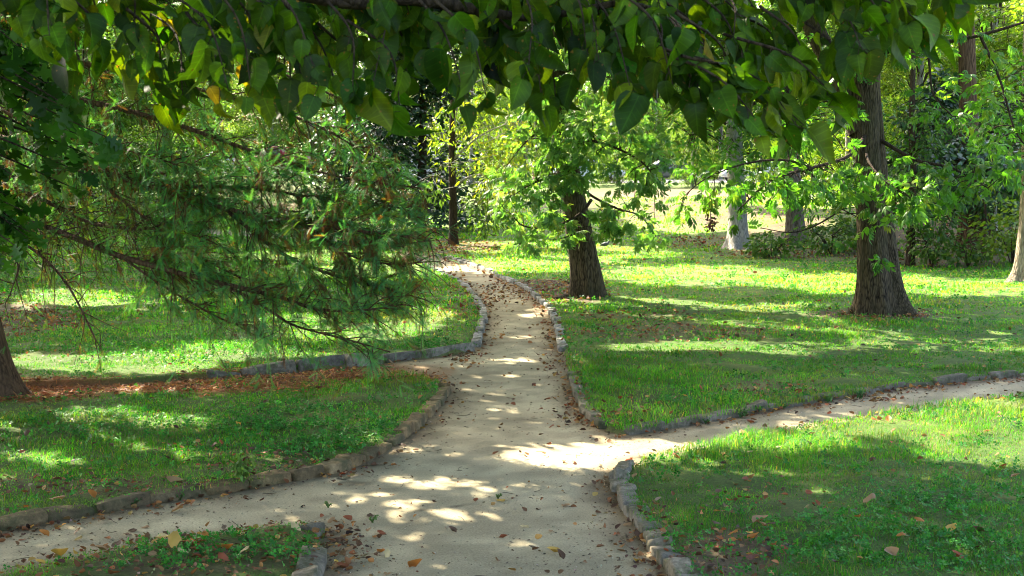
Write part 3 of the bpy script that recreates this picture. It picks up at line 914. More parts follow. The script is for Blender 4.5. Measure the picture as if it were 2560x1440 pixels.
# the leaves that show largest: one object each
KIND = [("orange", (.36, .15, .035)), ("yellow", (.46, .30, .07)), ("red brown", (.24, .075, .035)), ("dark brown", (.095, .055, .035)), ("tan", (.30, .19, .10)), ("pale cream", (.46, .38, .20))]
proto = {}
for cn, c in KIND:
    for shape, tp in (("curled", T_DRY), ("arched", T_DRY2), ("flat", T_HEART3)):
        g = Geo()
        V = tp[0].copy()
        if shape == "curled": V[:, 2] += .9 * V[:, 0] ** 2 + .25 * V[:, 1] ** 2
        if shape == "flat": V = V * [.9, 1, .5]
        V[:, 2] += .05 * np.sin(V[:, 1] * 9 + V[:, 0] * 5)
        V[:, 2] -= V[:, 2].min()
        V[:, 1] -= .5
        cc = np.array(c)[None] * (1 + .35 * (vn(V[:, 0] * 6, V[:, 1] * 6, 5) - .5))[:, None]
        g.add(V, tp[1], cc)
        sv, sf = tube([(0, -.5, V[0, 2]), (.03, -.68, V[0, 2] + .02), (.02, -.85, V[0, 2])], .011, 4)
        g.add(sv, sf, np.array(c) * .6)
        o = build("fallen_leaf", g, M_DRY, None, (0, 0, 0))
        proto[(cn, shape)] = o
used_proto = set()
def leaf_zone(px, py, s):
    if s < 0:
        if py < 1000: return "on the straight path before the fork"
        if px < 900 and py > 1180: return "on the left hand path"
        if px > 1500 and py < 1170: return "on the right hand path"
        if py < 1210: return "on the sunny fork of the paths"
        return "on the near shaded path"
    if py > 1290 and px < 820: return "on the mossy verge"
    if px < 1150: return "in the near left lawn" if py > 940 else "in the lawn past the kerb blocks"
    if py > 1000 and px > 1540: return "in the near right lawn"
    return "in the lawn under the big trees"
cand = []
def leaf_at(px, py, boost=0):
    d = ray(px, py); t = -(EYE + .05) / d[2]
    p = d * t
    return p[0], p[1]
# hand-placed big ones, then random ones
HAND = [(1385, 1385, "yellow", "curled", .085), (1040, 1425, "orange", "curled", .11), (1375, 1330, "tan", "arched", .06), (1258, 1346, "red brown", "curled", .055), (1250, 1254, "yellow", "flat", .07), (1190, 1253, "red brown", "curled", .05),
        (1310, 1318, "pale cream", "flat", .06), (952, 1383, "orange", "curled", .07), (938, 1340, "orange", "flat", .05), (110, 1340, "orange", "curled", .07), (18, 1340, "red brown", "flat", .07), (440, 1282, "tan", "arched", .10),
        (448, 1265, "red brown", "curled", .06), (145, 1280, "tan", "arched", .10), (60, 1300, "orange", "flat", .10), (230, 1272, "orange", "curled", .08), (440, 1232, "tan", "arched", .12), (490, 1390, "orange", "flat", .16), (430, 1400, "yellow", "arched", .14),
        (310, 1380, "orange", "curled", .07), (405, 1385, "pale cream", "curled", .09), (570, 1412, "orange", "curled", .10), (150, 1430, "yellow", "curled", .13), (680, 1350, "tan", "flat", .12), (720, 1410, "orange", "flat", .08), (610, 1420, "pale cream", "arched", .08), (460, 1418, "pale cream", "arched", .07),
        (1690, 1170, "orange", "curled", .06), (1860, 1112, "tan", "arched", .09), (2255, 1375, "orange", "arched", .11), (2380, 1360, "yellow", "curled", .09), (2170, 1285, "tan", "arched", .10), (1820, 1285, "orange", "curled", .06), (1885, 1380, "orange", "curled", .09), (1830, 1385, "orange", "flat", .09), (2230, 1425, "tan", "curled", .13),
        (1945, 1175, "red brown", "curled", .06), (2020, 1260, "red brown", "flat", .07), (1880, 1225, "tan", "curled", .07), (2145, 1330, "orange", "curled", .06), (2220, 1075, "orange", "curled", .09), (2500, 1065, "tan", "flat", .07), (2510, 1200, "red brown", "curled", .07), (2300, 1335, "orange", "arched", .07),
        (1900, 1340, "tan", "curled", .13), (2180, 1180, "dark brown", "curled", .06), (1580, 1350, "yellow", "flat", .09), (1610, 1350, "orange", "curled", .09), (1590, 1410, "yellow", "curled", .07), (1415, 1263, "tan", "flat", .08), (1680, 1056, "red brown", "curled", .06), (1875, 1060, "red brown", "curled", .09),
        (1000, 1130, "tan", "curled", .06), (850, 1420, "red brown", "flat", .10), (880, 1410, "orange", "arched", .12), (840, 1350, "dark brown", "flat", .09), (870, 1300, "red brown", "curled", .07)]
items = [leaf_at(a, b) + (cn, sh, L * .85) for a, b, cn, sh, L in HAND]
w_kind = [.4, .3, 1.2, 3.2, 1.9, .4]
tries = 0
while len(items) < 290 and tries < 20000:
    tries += 1
    y = 6.9 + 9.5 * rng.random() ** 1.25; x = rng.uniform(-1, 1) * .36 * y
    s = float(path_sdf([x], [y])[0])
    px, py = proj(np.array([[x, y, 0.0]])); px = px[0]; py = py[0]
    if not (10 < px < 2550 and py < 1430): continue
    lw = float(zone(np.array([px]), np.array([py]), LITTER)[0])
    pr = .07 + .75 * lw
    if s < 0: pr = .035 + .95 * math.exp(-(s / .12) ** 2) + (.3 if (px < 980 and py > 1280) else 0)
    if rng.random() > pr: continue
    i = int(rng.choice(6, p=np.array(w_kind) / sum(w_kind)))
    items.append((x, y, KIND[i][0], ("curled", "arched", "flat")[int(rng.integers(3))], rng.uniform(.028, .066)))
for x, y, cn, sh, L in items:
    src = proto[(cn, sh)]
    s = float(path_sdf([x], [y])[0])
    if (cn, sh) not in used_proto:
        o = src; used_proto.add((cn, sh))
    else:
        o = src.copy(); COL.objects.link(o)
    z = float(path_z(x, y)) if s < 0 else float(T(x, y)) + .022
    px, py = proj(np.array([[x, y, z]])); px = float(px[0]); py = float(py[0])
    o.location = (x, y, z + .003)
    o.scale = (L * rng.uniform(.85, 1.15), L, L * rng.uniform(.7, 1.2))
    o.rotation_euler = (rng.normal() * .16, rng.normal() * .16, rng.uniform(0, 6.28))
    zn = leaf_zone(px, py, s)
    tag(o, f"{sh} {cn} fallen leaf lying {zn}", "leaf", f"{sh} {cn} leaves fallen {zn}")
for kx, o in proto.items():
    if kx not in used_proto: bpy.data.objects.remove(o)

# weeds at the kerbs
def weed(px, py, h, n, label, col):
    p = gnd(px, py); p[2] = float(path_or_ground_z(np.array([p[0]]), np.array([p[1]]))[0][0])
    r = thing("weed_plant", p, label, "weed", "weeds along the kerb stones")
    gs = Geo(); gl = Geo()
    for i in range(n):
        a = rng.uniform(0, 6.28); l = h * rng.uniform(.5, 1.1)
        tip = p + [math.cos(a) * l * .6, math.sin(a) * l * .6, l * rng.uniform(.5, 1)]
        q = catmull([p, (p + tip) / 2 + [0, 0, l * .15], tip], 4)
        gs.add(*tube(q, np.linspace(.003, .001, len(q)), 4), (.06, .10, .02))
        m = 8
        tt = rng.uniform(.25, 1, m)
        pos = np.stack([np.interp(tt, np.linspace(0, 1, len(q)), q[:, k]) for k in range(3)], -1)
        gl.add(*place(*T_OVATE, pos, rdir(m, .4), rdir(m, 1.5), h * rng.uniform(.18, .34, m), pick([(*col, 1)], m, .2)))
    build("stem", gs, M_CLOVER, r); build("foliage", gl, M_CLOVER, r)
for (px, py, h, n, col), lab in zip([(605, 1205, .16, 16, (.10, .18, .04)), (450, 1232, .07, 6, (.06, .13, .04)), (335, 1250, .06, 6, (.05, .12, .04)), (1855, 1030, .09, 9, (.05, .13, .04)), (1895, 1020, .08, 9, (.05, .14, .05)), (2070, 995, .10, 9, (.06, .15, .05)), (2150, 985, .09, 9, (.05, .14, .05)), (1765, 1045, .06, 6, (.05, .13, .04)), (1960, 1010, .07, 6, (.05, .13, .05)), (820, 1250, .05, 7, (.09, .16, .05)), (1245, 1230, .04, 6, (.09, .16, .05)), (930, 1285, .05, 8, (.09, .16, .05))],
    ["bushy light green weed sprouting over the left lawn's kerb", "small weed under the second gap of the left kerb", "tiny weed at the foot of the dark left kerb stones", "low leafy weed against the right kerb, nearest the fork side leaf heap", "low leafy weed on the right kerb beside a twin tuft", "broad leafy weed drooping over the right kerb's middle", "leafy weed at the right kerb by the brown leaf heap", "smallest weed at the right kerb, closest to the fork", "thin weed between the leafy clumps on the right kerb", "flat green tuft growing in the grit of the left hand path", "flat green tuft growing in the middle of the sunny fork", "flat green tuft growing by the leaf heap of the mossy verge"]):
    weed(px, py, h, n, lab, col)
# ================================================================== trees
def trunk_geo(g, path, r, k=40, flare=.6, fl_h=.35, lobes=5, seed=1, furrow=.03, col=(1, 1, 1)):
    """bark-skinned stem along a 3D path with a flared, lobed foot"""
    C = catmull(path, 10)
    cum = np.concatenate([[0], np.cumsum(np.linalg.norm(np.diff(C, axis=0), axis=1))])
    m = int(min(140, max(24, cum[-1] / .12)))
    s = np.concatenate([np.linspace(0, .8, 16)[:-1], np.linspace(.8, cum[-1], m)]) if cum[-1] > 1.5 else np.linspace(0, cum[-1], 20)
    P = np.stack([np.interp(s, cum, C[:, i]) for i in range(3)], -1)
    R = np.interp(s / cum[-1], np.linspace(0, 1, len(r)), r)
    V, F = tube(P, R, k)
    V = V.reshape(len(P), k, 3)
    a = np.arange(k) * 2 * np.pi / k
    rs = np.random.default_rng(seed); ph = rs.uniform(0, 6.28, 4)
    lob = .55 * np.sin(lobes * a + ph[0]) + .3 * np.sin((lobes - 2) * a + ph[1]) + .25 * np.sin((lobes + 3) * a + ph[2])
    fl = np.exp(-s / fl_h)
    scale = 1 + flare * fl[:, None] * (1 + .55 * lob[None]) + .05 * lob[None] * np.exp(-s / 1.6)[:, None]
    fur = vn(a[None] * k / 6.28 * .6 + 0 * s[:, None], s[:, None] * 2.2, seed) - .5
    scale = scale + furrow * 2 * fur + .05 * (vn(a[None] * 1.2, s[:, None] * 1.1, seed + 5) - .5)
    V = P[:, None] + (V - P[:, None]) * scale[:, :, None]
    V[:, :, 2] = np.where((s < .5)[:, None], np.maximum(V[:, :, 2], P[0, 2] - .25), V[:, :, 2])
    g.add(V.reshape(-1, 3), F, col)
    return P, R

def sink(base, d=.10):
    b = np.array(base, float); b[2] -= d
    return b

def blob_leaves(gl, gt, center, rad, n, tpl, size, pal, drop=.5, anchors=None, clump=14, twig_r=.006, flat=.5, spread=.30, up=1.2, hollow=.35, tw=.6):
    """leaf sprays in clumps through an ellipsoid, each clump on a thin twig reaching back to the nearest limb point"""
    center = np.asarray(center, float); rad = np.asarray(rad, float)
    nc = max(1, n // clump)
    u = rdir(nc) * (hollow + (1 - hollow) * rng.random(nc)[:, None] ** .6)
    cc = center + u * rad
    pos = np.repeat(cc, clump, 0)
    m = len(pos)
    off = rng.normal(size=(m, 3)) * spread * np.array([1, 1, flat]) * np.minimum(rad.min(), 1.0)
    pos = pos + off
    d = nrmz(off * [1, 1, .3] + rdir(m) * .06 + np.repeat(u * .1, clump, 0))
    d[:, 2] -= drop * rng.uniform(.4, 1.6, m)
    nn = rdir(m, up)
    gl.add(*place(*tpl, pos, d, nn, size * rng.uniform(.65, 1.3, m), pick(pal, m, .2)))
    if anchors is not None and gt is not None:
        A = np.asarray(anchors)
        for c in cc:
            if rng.random() > tw: continue
            j = np.argmin(((A - c) ** 2).sum(1) + rng.random(len(A)) * .15)
            a = A[j]
            L = np.linalg.norm(c - a)
            mid = (a + c) / 2 + [0, 0, .10 * L] + rng.normal(size=3) * .05 * L
            q = catmull([a, mid, c], 4)
            gt.add(*tube(q, np.linspace(twig_r * 1.6, twig_r * .4, len(q)), 4))

def limb(gt, pts, r0, r1, k=7, n=7):
    C = catmull(pts, n)
    gt.add(*tube(C, np.linspace(r0, r1, len(C)), k))
    return C

TRUNKS = {}          # tree root -> base position, used to hand out the added shade leaves
ROOTS = {}

def pxpath(pts):
    return np.array([at(*p) for p in pts])

# ---------------------------------------------------------------- right hand big twin-stemmed tree
b = gnd(2205, 788); D = b[1]
R = thing("big_tree", b, "big double-trunked shade tree with ridged brown bark on the right lawn", "tree")
ROOTS["right"] = R; TRUNKS["right"] = b
g = Geo(); pp = 1 / FPX * D
trunk_geo(g, np.vstack([sink(gnd(2190, 786)), pxpath([(2184, 700, D), (2178, 560, D), (2168, 420, D), (2163, 300, D), (2166, 180, D), (2172, 60, D), (2180, -300, D)])]),
          np.array([41, 37, 35, 34, 34, 34, 33, 28]) * pp, 84, .80, .26, 5, 3, .036)
trunk_geo(g, np.vstack([sink(gnd(2243, 786)), pxpath([(2222, 690, D + .25), (2208, 560, D + .35), (2196, 440, D + .4), (2186, 330, D + .4), (2180, 200, D + .3)])]),
          np.array([33, 30, 27, 25, 23, 19]) * pp, 72, .80, .26, 4, 9, .036)
trunk_geo(g, pxpath([(2150, 330, D), (2118, 250, D + .1), (2078, 160, D + .2), (2040, 80, D + .3), (2005, 0, D + .4), (1960, -140, D + .5)]),
          np.array([30, 28, 26, 25, 24, 22]) * pp, 36, 0, .3, 3, 5, .045)
build("trunk", g, M_BARK, R)
gt = Geo(); gl = Geo(); A = []
for pts, r in [([(2195, 140, D), (2240, 120, D - .2), (2330, 110, D - .5), (2450, 88, D - .8), (2580, 50, D - 1)], .05),
               ([(2170, 330, D), (2120, 390, D - .9), (2030, 420, D - 1.6), (1930, 450, D - 2.0), (1850, 520, D - 2.2)], .03),
               ([(2165, 380, D), (2170, 400, D - .8), (2190, 430, D - 1.2), (2230, 470, D - 1.5)], .022),
               ([(2200, 350, D), (2290, 400, D - .6), (2380, 420, D - 1.0), (2470, 470, D - 1.2)], .03),
               ([(2030, 420, D - 1.6), (1960, 400, D - 2), (1860, 410, D - 2.2), (1760, 450, D - 2.3), (1700, 500, D - 2.3)], .018),
               ([(2320, 110, D - .5), (2325, 180, D - .6), (2335, 240, D - .7), (2380, 290, D - .8)], .022),
               ([(2450, 88, D - .8), (2500, 200, D - 1), (2540, 330, D - 1.2), (2600, 400, D - 1.2)], .022),
               ([(2160, 470, D), (2080, 540, D - .5), (1990, 580, D - .6), (1900, 570, D - .7)], .016)]:
    C = limb(gt, pxpath(pts), r, r * .3); A.append(C)
A = np.vstack(A)
PALG = [(.070, .175, .022, 5), (.100, .21, .032, 4), (.052, .14, .024, 3), (.14, .21, .028, 1)]
s = pp
for (px, py, dd, rx, ry, rd, n) in [(2170, 435, -1.2, 120, 40, .5, 70), (2060, 455, -1.6, 110, 45, .5, 95), (1930, 470, -2, 90, 45, .5, 70), (1790, 460, -2.3, 80, 50, .4, 50), (1735, 515, -2.3, 45, 35, .3, 22), (1885, 555, -1.6, 60, 35, .3, 16),
                                    (2260, 500, -1.5, 80, 55, .5, 80), (2340, 460, -1.2, 90, 60, .5, 70), (2450, 430, -1.2, 120, 70, .6, 80), (2390, 250, -.7, 130, 110, .7, 40), (2510, 260, -1, 110, 140, .6, 50),
                                    (2150, 505, -.6, 70, 28, .3, 24), (2190, 560, -.8, 60, 30, .2, 14), (2280, 90, -.4, 120, 70, .5, 40), (2100, 120, -.2, 120, 120, .6, 40), (2440, 120, -.8, 140, 80, .6, 40), (2030, 330, -1.5, 140, 70, .6, 70), (2130, 620, -.5, 30, 26, .12, 10), (2205, 640, -.5, 26, 30, .1, 8)]:
    blob_leaves(gl, gt, at(px, py, D + dd), (rx * s, rd, ry * s), int(n * 1.25), T_SPRAY, .17, PALG, .45, A, clump=5, twig_r=.005, spread=.20)
build("branches", gt, M_BARK_DARK, R)
build("crown", gl, M_LEAF, R)
# dry leaf bunch dangling at the end of a low twig
g = Geo(); c0 = at(1777, 560, D - 2.2)
g.add(*tube(np.array([at(1772, 505, D - 2.2), at(1776, 530, D - 2.2), c0]), .004, 4), (.06, .04, .03))
P = c0 + rng.normal(size=(60, 3)) * [.025, .025, .06]
g.add(*place(*T_OVATE, P, rdir(60, -.6), rdir(60), .05, pick([(.075, .032, .018, 1), (.05, .026, .015, 1)], 60)))
o = build("dead_leaves", g, M_DRY, R); o["label"] = "hanging bunch of dead brown leaves"
# ---------------------------------------------------------------- centre tree
b = gnd(1467, 742); D = b[1]; pp = D / FPX
R = thing("leaning_tree", b, "leaning dark-barked tree with flared base beside the winding path", "tree")
ROOTS["centre"] = R; TRUNKS["centre"] = b
g = Geo()
trunk_geo(g, np.vstack([sink(gnd(1468, 740)), pxpath([(1465, 690, D), (1455, 620, D), (1441, 540, D), (1429, 470, D), (1416, 400, D), (1400, 300, D), (1388, 180, D), (1380, 40, D), (1370, -250, D)])]),
          np.array([36, 35, 32.5, 29, 26.5, 24, 22, 20, 18, 15]) * pp, 72, .42, .42, 6, 12, .045)
V, F = tube(np.vstack([at(1418, 738, D - .25), at(1385, 743, D - .5), at(1365, 750, D - .6)]), [.06, .035, .01], 7); V[:, 2] -= .03
g.add(V, F)
build("trunk", g, M_BARK, R)
gt = Geo(); gl = Geo(); A = []
for pts, r in [([(1478, 500, D - .3), (1455, 530, D - .5), (1415, 555, D - .7), (1360, 570, D - .8), (1310, 565, D - .9), (1285, 545, D - 1)], .028),
               ([(1425, 420, D), (1380, 440, D - .5), (1330, 460, D - .8), (1280, 490, D - 1)], .025),
               ([(1430, 450, D), (1480, 490, D - .4), (1540, 520, D - .7), (1600, 540, D - .9), (1640, 590, D - 1)], .025),
               ([(1415, 350, D), (1470, 350, D - .6), (1540, 370, D - 1), (1610, 410, D - 1.2), (1650, 470, D - 1.2)], .03),
               ([(1410, 300, D), (1360, 320, D - .5), (1310, 360, D - .8), (1270, 410, D - 1)], .025),
               ([(1402, 180, D), (1460, 170, D - .6), (1530, 200, D - 1), (1600, 260, D - 1.2)], .03),
               ([(1400, 150, D), (1350, 150, D - .6), (1290, 180, D - .8)], .025),
               ([(1455, 550, D - .3), (1420, 590, D - .6), (1380, 600, D - .8)], .012)]:
    C = limb(gt, pxpath(pts), r, r * .25); A.append(C)
for pts in [[(1655, 380, D - 1), (1640, 450, D - 1), (1636, 540, D - 1), (1650, 570, D - 1)], [(1660, 400, D - 1), (1655, 500, D - 1), (1672, 575, D - 1)], [(1590, 430, D - 1.1), (1585, 520, D - 1.1)]]:
    limb(gt, pxpath(pts), .007, .003, 5)
A = np.vstack(A)
PALC = [(.110, .215, .060, 5), (.155, .265, .080, 4), (.075, .165, .055, 3), (.21, .26, .055, 1)]
for (px, py, dd, rx, ry, rd, n) in [(a_, b_, c_, d_, e_, f_, int(n_ * 1.35)) for a_, b_, c_, d_, e_, f_, n_ in [(1325, 520, -.9, 85, 42, .45, 85), (1300, 580, -.9, 55, 35, .35, 36), (1380, 560, -.7, 60, 42, .35, 48), (1350, 610, -.8, 50, 26, .25, 22), (1420, 585, -.6, 42, 28, .2, 20), (1290, 470, -.9, 70, 45, .4, 60), (1370, 455, -.6, 75, 40, .4, 65),
                                    (1540, 535, -.8, 70, 32, .35, 70), (1500, 560, -.6, 36, 22, .2, 22), (1595, 550, -.9, 45, 34, .3, 28), (1610, 600, -1, 26, 26, .2, 13), (1640, 590, -1, 25, 30, .2, 9), (1560, 600, -.9, 30, 16, .2, 7),
                                    (1440, 420, -.6, 75, 55, .35, 110), (1405, 350, -.6, 60, 50, .3, 60), (1590, 430, -1.1, 80, 55, .45, 80), (1500, 380, -.8, 90, 60, .5, 90), (1640, 480, -1.2, 50, 40, .3, 25), (1420, 330, -.5, 110, 70, .5, 95), (1540, 300, -1, 110, 70, .5, 100), (1330, 390, -.8, 80, 60, .4, 70),
                                    (1450, 200, -.5, 130, 80, .6, 100), (1560, 180, -1, 110, 80, .5, 80), (1360, 230, -.6, 90, 70, .5, 60), (1430, 80, -.4, 160, 70, .6, 80), (1660, 390, -1.2, 60, 50, .4, 45)]]:
    blob_leaves(gl, gt, at(px, py, D + dd), (rx * pp, rd, ry * pp), n, T_SPRAY, .175, PALC, .5, A, clump=6, twig_r=.005, spread=.19)
build("branches", gt, M_BARK_DARK, R)
build("crown", gl, M_LEAF, R)

# ---------------------------------------------------------------- small path-side tree
b = gnd(1134, 613); D = b[1]; pp = D / FPX
R = thing("small_tree", b, "slim dark-stemmed young tree with yellowish leaves where the path bends away", "tree")
ROOTS["small"] = R; TRUNKS["small"] = b
g = Geo()
trunk_geo(g, np.vstack([sink(b), pxpath([(1133, 560, D), (1132, 490, D), (1130, 400, D), (1132, 250, D)])]), np.array([11, 10, 9, 8, 5]) * pp, 22, .6, .22, 4, 21, .03)
build("trunk", g, M_BARK_DARK, R)
gt = Geo(); gl = Geo(); A = []
for pts, r in [([(1130, 470, D), (1180, 440, D - .4), (1250, 440, D - .8), (1300, 470, D - 1)], .035), ([(1130, 460, D), (1090, 440, D - .3), (1050, 450, D - .5)], .025), ([(1131, 400, D), (1200, 340, D - .5), (1290, 300, D - .9)], .035),
               ([(1131, 380, D), (1090, 330, D), (1050, 310, D)], .025), ([(1131, 330, D), (1160, 230, D - .3), (1240, 180, D - .5)], .03), ([(1180, 440, D - .4), (1200, 490, D - .6), (1215, 550, D - .8)], .02)]:
    A.append(limb(gt, pxpath(pts), r, r * .3, 6))
for i in range(16):      # bare grey inner twigs
    x, y = rng.uniform(1090, 1330), rng.uniform(330, 500)
    limb(gt, pxpath([(x, y, D - 1), (x + rng.normal() * 30, y + rng.normal() * 15, D - 1.1), (x + rng.normal() * 50 + 40, y - rng.uniform(10, 50), D - 1.2)]), .009, .004, 4, 3)
A = np.vstack(A)
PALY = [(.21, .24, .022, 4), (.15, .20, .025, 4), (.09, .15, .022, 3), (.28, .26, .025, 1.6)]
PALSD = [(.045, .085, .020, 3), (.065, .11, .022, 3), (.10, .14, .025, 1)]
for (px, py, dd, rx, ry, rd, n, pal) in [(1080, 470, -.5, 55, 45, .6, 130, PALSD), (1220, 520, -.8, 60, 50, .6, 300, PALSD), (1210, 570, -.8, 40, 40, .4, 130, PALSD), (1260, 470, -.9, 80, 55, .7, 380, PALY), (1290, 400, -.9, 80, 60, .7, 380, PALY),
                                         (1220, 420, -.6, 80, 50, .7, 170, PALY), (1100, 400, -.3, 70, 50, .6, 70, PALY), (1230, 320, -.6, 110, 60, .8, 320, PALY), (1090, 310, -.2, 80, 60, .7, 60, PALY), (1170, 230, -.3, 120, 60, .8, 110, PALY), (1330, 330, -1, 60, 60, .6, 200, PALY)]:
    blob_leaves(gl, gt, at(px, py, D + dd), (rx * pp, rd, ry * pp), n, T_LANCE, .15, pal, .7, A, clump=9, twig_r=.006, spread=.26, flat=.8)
build("branches", gt, M_BARK_GREY, R)
build("crown", gl, M_LEAF, R)

# ---------------------------------------------------------------- straight grey trunks and the others further back
def stem_tree(name, label, basepx, line, radii, bark, blobs, key=None, tpl=T_LANCE, size=.17, pal=PALG, flare=.8, flh=.25, mat=None, clump=9, spread=.3, limbs=(), k=32):
    b = gnd(*basepx); D = b[1]; pp = D / FPX
    R = thing(name, b, label, "tree")
    if key: ROOTS[key] = R; TRUNKS[key] = b
    g = Geo()
    P, _ = trunk_geo(g, np.vstack([sink(b), pxpath([(x, y, D) for x, y in line])]), np.array(radii) * pp, k, flare, flh, 5, int(b[0] * 10) + 50, .03)
    build("trunk", g, bark, R)
    gt = Geo(); gl = Geo(); A = [P[len(P) // 3:]]
    for pts, r in limbs: A.append(limb(gt, pxpath([(x, y, D + dd) for x, y, dd in pts]), r, r * .3, 6))
    A = np.vstack(A)
    for (px, py, dd, rx, ry, rd, n) in blobs:
        blob_leaves(gl, gt, at(px, py, D + dd), (rx * pp, rd, ry * pp), n, tpl, size, pal, .5, A, clump=clump, twig_r=.008, spread=spread)
    if gt.n: build("branches", gt, M_BARK_DARK, R)
    build("crown", gl, mat or M_LEAF, R)
    return R
stem_tree("grey_tree", "pale straight grey trunk with flared foot on the far lawn", (1845, 622), [(1845, 560), (1842, 480), (1838, 400), (1834, 300), (1830, 150), (1826, -120)], [24, 22, 20.5, 19, 18, 17, 14], M_BARK_GREY,
          [(1800, 280, -.5, 160, 90, 1.2, 800), (1900, 160, 0, 190, 90, 1.4, 900), (1750, 380, -.8, 90, 50, .8, 240), (1930, 370, -.6, 90, 50, .8, 240), (1700, 100, 0, 160, 90, 1.2, 600), (1860, 400, -1, 70, 40, .5, 120)], "grey", flare=1.0, flh=.22,
          limbs=[([(1840, 330, 0), (1790, 300, -.4), (1730, 340, -.8)], .04), ([(1836, 300, 0), (1900, 250, -.3), (1960, 260, -.6)], .05)])
stem_tree("grey_tree", "darker grey trunk half hidden by sprays, standing right of the pale trunk", (1990, 606), [(1988, 560), (1984, 480), (1978, 400), (1972, 300), (1966, 100), (1960, -120)], [23, 21, 19, 18, 17, 15, 12], bark_mat("brown grey bark", (.07, .055, .045), (.25, .205, .17), 24, .2, .7),
          [(1960, 330, -.5, 120, 70, 1.0, 450), (2060, 250, -.3, 150, 90, 1.2, 600), (1890, 470, -1, 70, 40, .6, 120), (2060, 500, -1, 70, 50, .6, 200), (2000, 120, 0, 170, 80, 1.2, 500)], "grey2", flare=.7, flh=.3,
          limbs=[([(1980, 420, 0), (2030, 440, -.5), (2080, 500, -1)], .04), ([(1982, 480, 0), (1930, 470, -.5), (1880, 500, -1)], .03)])
stem_tree("slender_tree", "slender shaded trunk on the wooded bank right of the double trunk", (2276, 666), [(2277, 600), (2279, 520), (2282, 430), (2280, 300), (2284, 100)], [10.5, 9.5, 9, 8, 7, 5], M_BARK_DARK,
          [(2290, 420, -.5, 90, 70, 1.0, 500), (2250, 520, -.6, 70, 50, .7, 260), (2340, 560, -.4, 60, 40, .6, 180), (2300, 300, 0, 100, 90, 1.0, 500)], "slender", flare=.4, size=.14, k=18,
          pal=[(.040, .095, .020, 3), (.055, .12, .022, 3), (.09, .15, .025, 1)], limbs=[([(2280, 500, 0), (2320, 520, -.3), (2360, 560, -.5)], .02), ([(2279, 600, 0), (2250, 560, -.3), (2230, 530, -.5)], .02)])
stem_tree("bank_tree", "broad reddish stringy trunk in deep shade on the wooded bank", (2440, 610), [(2436, 570), (2430, 500), (2424, 420), (2420, 250), (2416, 60), (2414, -120)], [36, 30, 25, 22, 20, 19, 16], M_BARK_RED,
          [(2440, 450, -.5, 120, 70, 1.2, 900), (2360, 400, -.5, 110, 80, 1.2, 800), (2500, 520, -.5, 90, 50, .9, 480), (2540, 400, 0, 110, 90, 1.2, 700)], "bank", flare=.5, flh=.5, tpl=T_OVATE, size=.15,
          pal=[(.020, .055, .022, 4), (.028, .075, .028, 3), (.05, .10, .03, 1)], mat=M_LEAF_DARK)
stem_tree("edge_tree", "sunlit pale trunk with spreading roots at the right edge of the lawn", (2568, 706), [(2566, 640), (2570, 560), (2574, 450), (2576, 250), (2580, -150)], [26, 22, 21, 20, 18, 14], bark_mat("tan bark", (.13, .10, .075), (.36, .29, .22), 22, .2, .7, (.25, .21, .16)),
          [(2560, 420, -.5, 100, 60, .8, 300), (2600, 250, -.3, 160, 120, 1.2, 600), (2500, 330, -.6, 90, 70, .8, 260)], "edge", flare=1.5, flh=.22)
stem_tree("sapling", "thin reddish sapling leaning on the bank between the shaded trunks", (2458, 640), [(2459, 600), (2463, 560), (2462, 500)], [5, 4.5, 4, 3], M_BARK_RED, [(2465, 500, 0, 50, 40, .5, 130)], None, size=.12, flare=.2, k=10, pal=[(.04, .09, .02, 1)])
stem_tree("sapling", "thin grey sapling closest to the right edge trunk", (2497, 634), [(2492, 600), (2490, 560), (2488, 500)], [6, 5, 4, 3], M_BARK_GREY, [(2490, 490, 0, 50, 40, .5, 130)], None, size=.12, flare=.2, k=10, pal=[(.05, .10, .02, 1)])

# dark broad-leaved evergreens
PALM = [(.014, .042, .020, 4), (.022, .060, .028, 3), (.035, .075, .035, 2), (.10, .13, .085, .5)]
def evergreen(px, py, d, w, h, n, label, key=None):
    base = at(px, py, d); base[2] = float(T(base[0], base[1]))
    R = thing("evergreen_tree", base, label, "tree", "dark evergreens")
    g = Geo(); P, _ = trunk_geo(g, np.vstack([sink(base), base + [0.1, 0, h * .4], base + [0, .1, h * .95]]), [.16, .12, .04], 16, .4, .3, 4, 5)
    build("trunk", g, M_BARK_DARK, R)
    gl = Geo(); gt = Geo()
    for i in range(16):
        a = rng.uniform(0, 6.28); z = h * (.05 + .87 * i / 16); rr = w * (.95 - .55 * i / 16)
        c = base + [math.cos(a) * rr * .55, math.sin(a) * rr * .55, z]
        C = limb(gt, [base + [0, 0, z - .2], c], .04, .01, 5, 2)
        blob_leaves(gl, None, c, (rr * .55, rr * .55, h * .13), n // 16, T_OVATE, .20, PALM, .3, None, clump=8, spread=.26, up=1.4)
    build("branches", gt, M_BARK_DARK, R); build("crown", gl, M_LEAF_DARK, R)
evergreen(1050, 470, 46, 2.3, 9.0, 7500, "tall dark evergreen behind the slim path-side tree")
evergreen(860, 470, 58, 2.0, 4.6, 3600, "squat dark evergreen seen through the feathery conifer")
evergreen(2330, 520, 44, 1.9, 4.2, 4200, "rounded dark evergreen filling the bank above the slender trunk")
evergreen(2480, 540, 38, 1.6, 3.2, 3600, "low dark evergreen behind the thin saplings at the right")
evergreen(970, 480, 66, 2.2, 7.0, 4200, "dark evergreen between the squat one and the tall one")

